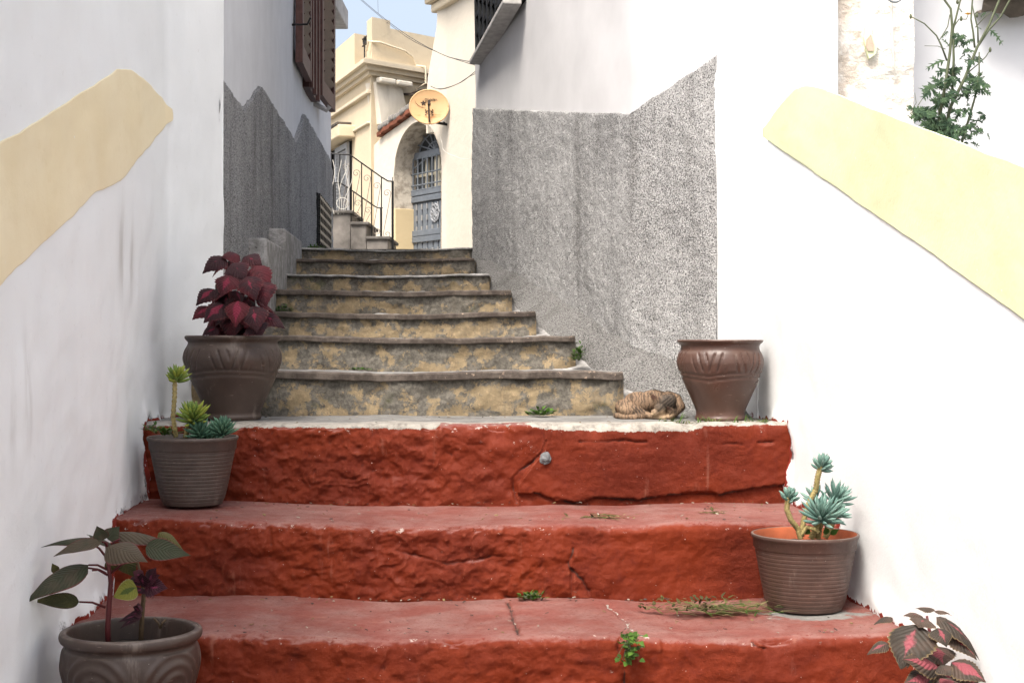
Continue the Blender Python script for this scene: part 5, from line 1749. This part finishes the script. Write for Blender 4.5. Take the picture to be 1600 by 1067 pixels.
random.seed(9)
DB = 4.28
def Q4(x, y, d=DB): return W(1140 + x/3.557, 680 + y/3.557, d)
pl_ = thing('succulent_plant', 'pale blue-green finger succulent with bare curved stems, right pot', 'plant', c2 + Vector((0,0,.18)), 'finger-leaved succulents')
mb = MB(); ms = MB()
scar_stem(ms, [Q4(395, 575, DB), Q4(380, 520, DB), Q4(340, 470, DB-.01), Q4(318, 410, DB-.01), Q4(325, 345, DB-.01)], .0078)
scar_stem(ms, [Q4(400, 560, DB+.01), Q4(412, 470, DB+.02), Q4(440, 380, DB+.03), Q4(480, 300, DB+.03), Q4(490, 230, DB+.02), Q4(505, 172, DB+.02)], .0080)
scar_stem(ms, [Q4(455, 570, DB-.02), Q4(480, 510, DB-.03), Q4(505, 455, DB-.04)], .0085)
scar_stem(ms, [Q4(490, 570, DB), Q4(500, 510, DB-.01), Q4(515, 460, DB-.03)], .0085)
scar_stem(ms, [Q4(530, 570, DB+.02), Q4(565, 510, DB+.02), Q4(585, 440, DB+.03), Q4(590, 370, DB+.03)], .0078)
scar_stem(ms, [Q4(400, 555, DB-.04), Q4(430, 510, DB-.05), Q4(470, 520, DB-.06), Q4(495, 540, DB-.06)], .0055)
rosette(mb, Q4(335, 335, DB-.01), (.1, -.2, 1), 22, .032, .0042)
rosette(mb, Q4(517, 160, DB+.02), (.25, -.2, 1), 24, .038, .0042)
rosette(mb, Q4(515, 450, DB-.05), (.02, -.55, 1), 46, .072, .0044, 0, 1.05)
rosette(mb, Q4(592, 345, DB+.03), (.35, -.2, 1), 26, .058, .0042)
rosette(mb, Q4(470, 350, DB+.06), (-.3, .2, 1), 14, .045, .0042)
rosette(mb, Q4(590, 430, DB-.0), (.6, -.3, .4), 16, .05, .0045)
mb.build('foliage', MT['succ_blue'], pl_, smooth=True)
ms.build('stem', MT['stem_scar'], pl_, smooth=True)
mb = MB()
for (b, t, wd) in (((420, 550), (440, 505), 42), ((540, 550), (530, 505), 36), ((560, 550), (610, 520), 30)):
    leaf(mb, Q4(*b, DB-.04), Q4(*t, DB-.05), wd/3.557/F*DB, .1, up=Vector((0,-.9,.3)), nu=8, nv=7)
o = mb.build('weed_leaves', MT['weed'], smooth=True)
tag(o, 'few round green weed leaves at the stem base in the orange-lined pot', 'weed', 'small weeds')

# ---- tall thistle above the parapet
random.seed(21)
DT = 4.75
def Q5(x, y, d=DT): return W(1400 + x/4.27, y/4.27, d)
pl_ = thing('sow_thistle', 'tall wild thistle with jagged leaves and a yellow flower above the pale yellow coping', 'plant', Q5(340, 940), None)
ms = MB(); mb = MB()
ST = [([(310, 960), (360, 720), (460, 520), (540, 320), (620, 170), (690, 0), (720, -70)], .0062, .003),
      ([(540, 320), (620, 200), (700, 110), (760, 0), (790, -60)], .004, .0025),
      ([(290, 780), (330, 560), (360, 350), (375, 180), (365, 60), (322, 0), (300, -40)], .0055, .003),
      ([(375, 620), (385, 400), (380, 200), (430, 0), (440, -60)], .0045, .0025),
      ([(340, 408), (300, 300), (270, 240), (190, 160), (95, 110)], .0032, .0018),
      ([(430, 980), (490, 780), (530, 640), (555, 480), (555, 350)], .0045, .0022),
      ([(525, 320), (515, 220), (500, 130), (510, 0), (505, -50)], .0035, .0022),
      ([(548, 290), (545, 190), (520, 90), (510, 40)], .003, .0018),
      ([(465, 500), (560, 420), (600, 380), (628, 335)], .0022, .0014),
      ([(360, 100), (345, 180), (310, 240), (290, 270)], .002, .0012),
      ([(380, 190), (420, 130), (470, 130), (480, 105)], .002, .0014),
      ([(530, 185), (580, 130), (640, 75)], .0018, .001), ([(330, 330), (280, 310), (190, 308)], .0014, .0008),
      ([(300, 960), (290, 800), (285, 720)], .005, .003), ([(100, 800), (150, 700), (190, 640)], .0018, .001), ([(100, 740), (135, 690), (125, 620)], .0012, .0008)]
for k, (pts, r0, r1) in enumerate(ST):
    dk = DT + .05*math.sin(k*1.9)
    n = len(pts)
    ms.tube([Q5(x, y, DT if i == 0 and k in (1,) else dk) for i, (x, y) in enumerate(pts)], [r0 + (r1 - r0)*i/(n-1) for i in range(n)], 7)
def jag(mb, b, t, wd, up, bend=.2):
    """a long leaf with side lobes"""
    b, t, up = Vector(b), Vector(t), Vector(up)
    ax = t - b; L = ax.length; sd_ = ax.cross(up).normalized()
    leaf(mb, b, t, wd*.32, bend, up, fold=.2, nu=8, nv=5, shape=(.8, .6))
    ctrl = (b + t)/2 + up*bend*L
    n = 4
    for i in range(n):
        q = .22 + .62*i/(n-1)
        p = b*(1-q)**2 + ctrl*2*q*(1-q) + t*q*q
        for s in (-1, 1):
            tip = p + sd_*s*wd*random.uniform(.45, .75)*math.sin(math.pi*(.25 + .6*q)) + ax.normalized()*wd*random.uniform(.0, .35) + up*random.uniform(-.35, .2)*wd
            leaf(mb, p - ax.normalized()*.004, tip, wd*.22, .1, up, fold=.1, nu=4, nv=3, shape=(.6, .6))
cl = [(200, 760, 5, 95), (250, 850, 6, 110), (330, 840, 6, 110), (390, 900, 6, 100), (290, 690, 5, 95), (235, 590, 4, 85), (370, 500, 5, 110), (540, 530, 6, 85), (555, 575, 5, 85),
      (490, 610, 4, 75), (415, 260, 5, 75), (500, 400, 4, 75), (340, 640, 4, 80), (470, 730, 3, 55), (560, 880, 4, 60), (490, 940, 3, 60), (520, 830, 4, 65), (290, 550, 4, 70), (160, 760, 4, 80),
      (400, 740, 4, 70), (450, 880, 4, 75), (470, 350, 3, 55), (300, 900, 5, 95), (580, 780, 3, 45), (440, 630, 3, 55), (130, 720, 3, 60), (350, 930, 5, 90), (240, 800, 4, 90)]
for (x, y, n, s) in cl:
    for i in range(int(n*2.2)):
        a = random.uniform(0, 6.283)
        dq = DT + random.uniform(-.10, .10)
        L = s*random.uniform(.6, 1.05)
        bx, by = x + random.uniform(-22, 22), y + random.uniform(-22, 22)
        tx, ty = bx + L*math.cos(a), by + L*math.sin(a)*.75 + 12
        jag(mb, Q5(bx, by, dq), Q5(tx, ty, dq + random.uniform(-.03, .03)), L*.75/4.27/F*DT, Vector((random.uniform(-.3, .3), -.75, .6)), random.uniform(.05, .3))
for (b, t) in (((620, 200), (715, 310)), ((330, 405), (192, 470)), ((360, 320), (300, 260)), ((430, 300), (520, 275)), ((660, 90), (690, 130)), ((600, 85), (560, 120)), ((420, 60), (445, 90)), ((610, 890), (625, 940)), ((520, 260), (430, 330)),
               ((350, 210), (300, 260)), ((570, 200), (540, 185)), ((470, 285), (410, 320)), ((480, 1000), (490, 1010)), ((600, 640), (560, 600)), ((600, 800), (560, 770))):
    jag(mb, Q5(*b), Q5(*t), math.hypot(t[0]-b[0], t[1]-b[1])*.36/4.27/F*DT, Vector((0, -.75, .6)), .2)
for (x, y) in ((628, 335), (98, 112), (435, 128), (540, 105), (410, 15)):
    p = Q5(x, y); ms.lathe([(.001, -.008), (.004, -.005), (.0048, .0), (.003, .007), (.001, .009)], p, 8)
ms.build('stem', MT['stem_green'], pl_, smooth=True)
mb.build('foliage', MT['weed_dark'], pl_, smooth=True)
mb = MB()
pf = Q5(480, 100, DT - .02)
for k in range(26):
    a = k*2.4; d = Vector((math.cos(a), math.sin(a)*.6 - .3, .35 + .3*(k % 3)))
    blade(mb, pf, d, .017*(1 - .2*(k % 3)), .005, .2, 0, 3)
mb.build('flower', MT['flower'], pl_)

# ------------------------------------------------------------ small weeds, grass, clippings
def weed_thing(label, c, n, rx, rz, ls, lw, mat='weed', ry=None, name='weed_clump', stem='stem_green', seed=0):
    random.seed(seed)
    o = thing(name, label, 'weed', c, 'small weeds')
    mb, ms = MB(), MB()
    clump(mb, ms, c, rx, rz, n, ls, lw, ry)
    mb.build('foliage', MT[mat], o, smooth=True); ms.build('stem', MT[stem], o)
    return o
weed_thing('bright green weed at the foot of the lowest ochre riser', Vector((W(846, 648, 5.54).x, 5.54, RZ[3] + .004)), 70, .055, .03, .022, .014, ry=.03, seed=1)
weed_thing('dark green ferny weed hanging at the end of the second ochre step', Vector((W(904, 555, 6.10).x, 6.12, GZ[0] + .03)), 90, .025, .09, .022, .010, 'weed', ry=.02, seed=2)
weed_thing('green weed in the crack at the foot of the middle red riser', Vector((W(832, 938, 4.47).x, 4.455, RZ[1] + .0)), 60, .042, .026, .018, .012, ry=.018, seed=3)
# hanging weed in the crack of the front riser
random.seed(5)
c = W(982, 1000, 3.885)
o = thing('weed_clump', 'bright green weed with round leaves hanging from the crack in the front red riser', 'weed', c, 'small weeds')
mb, ms = MB(), MB()
for i in range(70):
    p = c + Vector((random.gauss(0, .017), random.uniform(-.035, .0), random.uniform(-.055, .022)))
    d = Vector((random.uniform(-1, 1), random.uniform(-1, -.1), random.uniform(-.6, .6))).normalized()
    leaf(mb, p, p + d*.016, .014, .1, up=Vector((0, -.6, .8)), nu=5, nv=5, shape=(.6, .55))
    if i % 3 == 0: ms.tube([c + Vector((0, .02, 0)), (c + p)/2 + Vector((0, -.01, .01)), p], .001, 4, cap=False)
mb.build('foliage', MT['weed'], o, smooth=True); ms.build('stem', MT['stem_green'], o)
weed_thing('small moss tuft on the left end of the third ochre step', Vector((W(440, 440, 7.2).x, 7.24, GZ[2] + .0)), 60, .05, .05, .02, .012, 'weed', ry=.02, seed=6)
weed_thing('thin line of moss on the nosing of the lowest ochre step', Vector((W(565, 579, 5.66).x, 5.66, GZ[0] + .004)), 50, .05, .008, .012, .008, 'weed', ry=.015, seed=7)
weed_thing('mossy weeds under the black vent on the left alley wall', Vector((W(492, 384, 8.98).x, 8.99, GZ[6] + .0)), 60, .07, .03, .02, .01, 'weed', ry=.03, seed=8)

def grass_thing(label, pts, seed, name='grass_tuft', mat='weed', dry=0):
    random.seed(seed)
    c = pts[0][0]
    o = thing(name, label, 'grass', c, 'grass tufts and clippings')
    mb = MB()
    for (p, n, L, spread, lean) in pts:
        for i in range(n):
            a = random.uniform(0, 6.283)
            b_ = Vector(p) + Vector((random.gauss(0, spread), random.gauss(0, spread*.35), 0))
            d = Vector((math.cos(a)*lean, math.sin(a)*lean*.7 - .1, 1))
            blade(mb, b_, d, L*random.uniform(.5, 1.15), .0055, random.uniform(.1, .7), 1 if random.random() < dry else 0)
    mb.build('blades', [MT[mat], MT['dry']], o)
    return o
def S3(x, y=5.10): return Vector(((x - 800)/F*y, y, RZ[3] - .004))
grass_thing('green grass tufts on the white lip in front of the empty pot', [(S3(1048), 22, .055, .016, .9), (S3(1062), 8, .075, .008, .6), (S3(1085), 20, .045, .02, 1.1), (S3(1105), 10, .07, .012, .8), (S3(1118), 16, .06, .014, .8), (S3(1130), 8, .05, .012, 1), (S3(1150), 5, .06, .02, 1.1)], 1, dry=.5)
grass_thing('grass growing at the right foot of the empty pot, against the white wall', [(S3(1180, 5.17), 18, .05, .016, 1.1), (S3(1195, 5.13), 14, .05, .014, 1.2), (S3(1205, 5.10), 8, .06, .016, 1.4)], 2, dry=.5)

def clippings(label, c, n, rx, ry, L, seed, leaves=0, h=.012, hot=None):
    random.seed(seed)
    o = thing('grass_clippings', label, 'grass', c, 'grass tufts and clippings')
    mb = MB()
    for i in range(n):
        a = random.uniform(0, 6.283)
        p = Vector(c) + Vector((random.gauss(0, rx*.5), random.gauss(0, ry*.5), random.uniform(.001, h)))
        d = Vector((math.cos(a), math.sin(a)*.6, random.uniform(-.05, .18)))
        blade(mb, p, d, L*random.uniform(.4, 1.2), .0052, .12, 0 if random.random() < .5 else 1)
    for i in range(leaves):
        p = Vector(c) + Vector((random.gauss(-rx*.4, rx*.4), random.gauss(0, ry*.4), random.uniform(.002, h*1.6)))
        d = Vector((random.uniform(-1, 1), random.uniform(-1, 1), random.uniform(-.1, .4))).normalized()
        leaf(mb, p, p + d*.024, .010, .15, nu=5, nv=5, mi=2)
    mb.build('blades', [MT['weed'], MT['dry'], MT['olive']], o)
    return o
clippings('heap of cut grass and wilted leaves beside the orange-lined pot', Vector((W(1130, 940, 4.25).x, 4.27, RZ[1] - .006)), 190, .16, .065, .075, 3, 90, .026)
clippings('scatter of dry clippings on the middle red tread, below the cat', Vector((W(940, 802, 4.68).x, 4.68, RZ[2] - .014)), 60, .09, .03, .04, 4, 8)
clippings('little pile of clippings on the middle red tread, below the empty pot', Vector((W(1115, 792, 4.76).x, 4.76, RZ[2] - .012)), 32, .045, .02, .03, 5, 6)
clippings('few wilted leaves lying on the lowest visible red tread', Vector((W(1022, 939, 4.30).x, 4.30, RZ[1] - .006)), 9, .03, .015, .04, 6, 9)

# ------------------------------------------------------------ stone stuck in the red riser
mb = MB()
ps = W(852, 716, 5.03)
bm = bmesh.new(); bmesh.ops.create_icosphere(bm, subdivisions=3, radius=1)
vs = []
for v in bm.verts:
    k = 1 + .3*float(fbm(v.co.x, v.co.y, v.co.z, 1.4, 3))
    vs.append(ps + Vector((v.co.x*.019*k, v.co.y*.014*k, v.co.z*.021*k)))
mb.add(vs, [[q.index for q in f.verts] for f in bm.faces]); bm.free()
o = mb.build('embedded_stone', plain('blue_grey_stone', (.13, .135, .14), .85, .35, 60, .6), red)

# ------------------------------------------------------------ the cat
YC = 5.40
KC = YC/F
def cq(px, py, w=0.0):
    """w: pixels towards the wall (+) or towards the steps (-)"""
    return Vector(((px - 800)*KC, YC + w*KC, RZ[3] + .001 + (652 - py)*KC))
cc = cq(1015, 652)
bm = bmesh.new()
def ell(px, py, w, rx, rz, ry, rot=0.0):
    M_ = Matrix.Translation(cq(px, py, w)) @ Matrix.Rotation(rot, 4, 'Y') @ Matrix.Diagonal((rx*KC, ry*KC, rz*KC, 1))
    bmesh.ops.create_icosphere(bm, subdivisions=3, radius=1, matrix=M_)
def cap(a, b_, ra, rb, n=10):
    for i in range(n + 1):
        t = i/n
        r = ra + (rb - ra)*t
        ell(a[0] + (b_[0]-a[0])*t, a[1] + (b_[1]-a[1])*t, a[2] + (b_[2]-a[2])*t, r, r, r)
ell(982, 637, 6, 21, 15, 22, .25)          # rump
ell(1000, 630, 10, 26, 19, 24, .12)         # loin
ell(1022, 627, 14, 26, 18.5, 24)            # rib cage
ell(1044, 628, 12, 19, 17, 22, -.3)         # shoulders
cap((1056, 624, 8), (1062, 634, -2), 10, 8.5); cap((1062, 634, -2), (1050, 645, -18), 8.5, 6)     # far forelimb wrapped round the head
cap((1050, 645, -18), (1042, 648, -28), 6, 5)
ell(987, 641, -10, 21, 11, 12, .18)         # thigh
cap((975, 646, -10), (1000, 648, -20), 6.5, 6)
cap((1002, 644, -18), (1012, 647, -22), 7, 5)
cap((1012, 647, -24), (1034, 649, -31), 5.2, 4.6)     # near paw
for k in range(3): ell(1034 + 1.5*k - 1, 649.5 - k*1.2, -33 + k*1.5, 2.6, 2.6, 2.8)
for k in range(3): ell(1041 + 2*k, 648.5 - k*.6, -31 + k, 2.4, 2.6, 2.8)
cap((963, 648, 0), (972, 649, -12), 4.5, 5.0)           # tail laid round the rump
cap((972, 649, -12), (990, 650, -22), 5.0, 4.2)
# head: crown towards the viewer, nose tucked down to the left
ell(1037, 627, -26, 14.5, 12, 12, .5)
ell(1044, 624, -21, 11, 10.5, 11)
ell(1028, 635.5, -32, 10, 8, 8.5, .6)
ell(1020, 641.5, -35, 6.5, 5, 5.5, .5)         # muzzle
ell(1016.5, 644, -36, 3.2, 2.8, 3.2)
ell(1031, 643, -29, 7, 5.5, 6)               # cheek
ell(1040, 644, -20, 8, 6, 8)
def ear(base_c, tip, bw, mi=0):
    b0, t0 = cq(*base_c), cq(*tip)
    ax = (t0 - b0); L = ax.length; ax.normalize()
    sd_ = ax.cross(Vector((0, -1, 0))).normalized(); nn = sd_.cross(ax).normalized()
    for i in range(9):
        t = i/8
        c_ = b0 + ax*L*t
        wv = bw*KC*(1 - t)**.75 + .0007
        M_ = Matrix.Translation(c_) @ Matrix((sd_, nn, ax)).transposed().to_4x4() @ Matrix.Diagonal((wv, max(.0020, wv*.26), .0035, 1))
        bmesh.ops.create_icosphere(bm, subdivisions=2, radius=1, matrix=M_)
ear((1025, 626, -34), (1010, 609.5, -38), 8.2)
ear((1046, 641, -38), (1035, 629.5, -46), 7)
me = bpy.data.meshes.new('cat_raw'); bm.to_mesh(me); bm.free()
tmp = bpy.data.objects.new('cat_raw', me); COL.objects.link(tmp)
md = tmp.modifiers.new('r', 'REMESH'); md.mode = 'VOXEL'; md.voxel_size = .0017
md = tmp.modifiers.new('s', 'SMOOTH'); md.factor = .5; md.iterations = 5
dg = bpy.context.evaluated_depsgraph_get()
me2 = bpy.data.meshes.new_from_object(tmp.evaluated_get(dg))
bpy.data.objects.remove(tmp)
V = np.array([v.co[:] for v in me2.vertices]); N = np.array([v.normal[:] for v in me2.vertices])
fcs = [tuple(p.vertices) for p in me2.polygons]
# pattern per vertex, in cat pixels
ux = V[:, 0]/KC + 800; uy = 652 - (V[:, 2] - RZ[3] - .001)/KC; uw = (V[:, 1] - YC)/KC
def blob(x, y, w, r): return np.exp(-(((ux - x)**2 + (uy - y)**2 + (uw - w)**2*.6)/r**2))
C = np.zeros((len(V), 4))
C[:, 0] = np.clip(1.2*blob(1044, 622, -28, 13) + 1.1*blob(1036, 628, -37, 10) + .9*blob(1026, 635, -40, 7), 0, 1)
C[:, 1] = np.clip(blob(1028, 649, -30, 11) + blob(1043, 647, -28, 7) + .9*blob(1031, 643, -35, 5) + .9*blob(1018, 644, -37, 4.5) + .35*blob(970, 640, -12, 9), 0, 1)
C[:, 2] = np.clip(1.5*blob(1017.5, 617.5, -39, 5) + 1.4*blob(1040, 635, -45, 3.8), 0, 1)
bars = np.zeros(len(V))
for k in range(5):      # thigh bars
    x0 = 986 + k*5.5
    bars = np.maximum(bars, 1.2*np.exp(-((ux - x0 - (640 - uy)*-.9)/1.3)**2) * np.exp(-(((uy - 639)/6)**2)) * (uw < -4) * np.exp(-((ux - 998)/14)**2))
for k in range(4):      # crown stripes
    q = (ux - 1044)*.6 + (uy - 624)*.8 - (k - 1.5)*4.2
    bars = np.maximum(bars, .8*np.exp(-(q/1.1)**2) * blob(1040, 626, -37, 12)*1.6)
q = np.abs((ux - 1030)*.65 + (uy - 634)*.76)
bars = np.maximum(bars, np.exp(-(q/1.6)**2)*np.exp(-(((ux - 1030)/11)**2))*(uw < -18)*.9)
C[:, 3] = np.clip(bars, 0, .92)
ct = thing('cat', 'small brown tabby cat sleeping curled up on the landing beside the empty pot', 'cat', cc)
mb = MB(); mb.add(V.tolist(), fcs, 0, C.tolist())
body = mb.build('body', MT['fur'], ct, smooth=True)
# short fur
rng = np.random.RandomState(3)
idx = rng.permutation(len(V))[:26000]
mb = MB(); vs, cs, fs, nrs = [], [], [], []
for i in idx:
    if V[i, 2] < RZ[3] + .004: continue
    n_ = Vector(N[i]); p = Vector(V[i])
    flow = Vector((-.8, -.1, -.45)) if ux[i] < 1020 else Vector((-.3, -.4, -.6))
    d = (n_*.30 + (flow - n_*flow.dot(n_))*.9 + Vector(rng.normal(0, .15, 3))).normalized()
    s = d.cross(n_)
    if s.length < 1e-4: continue
    s.normalize(); L = .0050*rng.uniform(.6, 1.3) * (.5 if ux[i] > 1008 and uw[i] < -22 else 1)
    k = len(vs)
    vs += [p - s*.00045 - n_*.0006, p + s*.00045 - n_*.0006, p + d*L]
    nrs += [tuple(n_)]*3; cs += [tuple(C[i])]*3; fs.append((k, k+1, k+2))
mb.add(vs, fs, 0, cs)
fo = mb.build('fur', MT['fur'], ct, smooth=True)
fo.data.normals_split_custom_set_from_vertices(nrs)

# ------------------------------------------------------------ labels of parts that stand out
lw.children[0]['label'] = 'tan painted band'
rw.children[0]['label'] = 'pale yellow coping band'
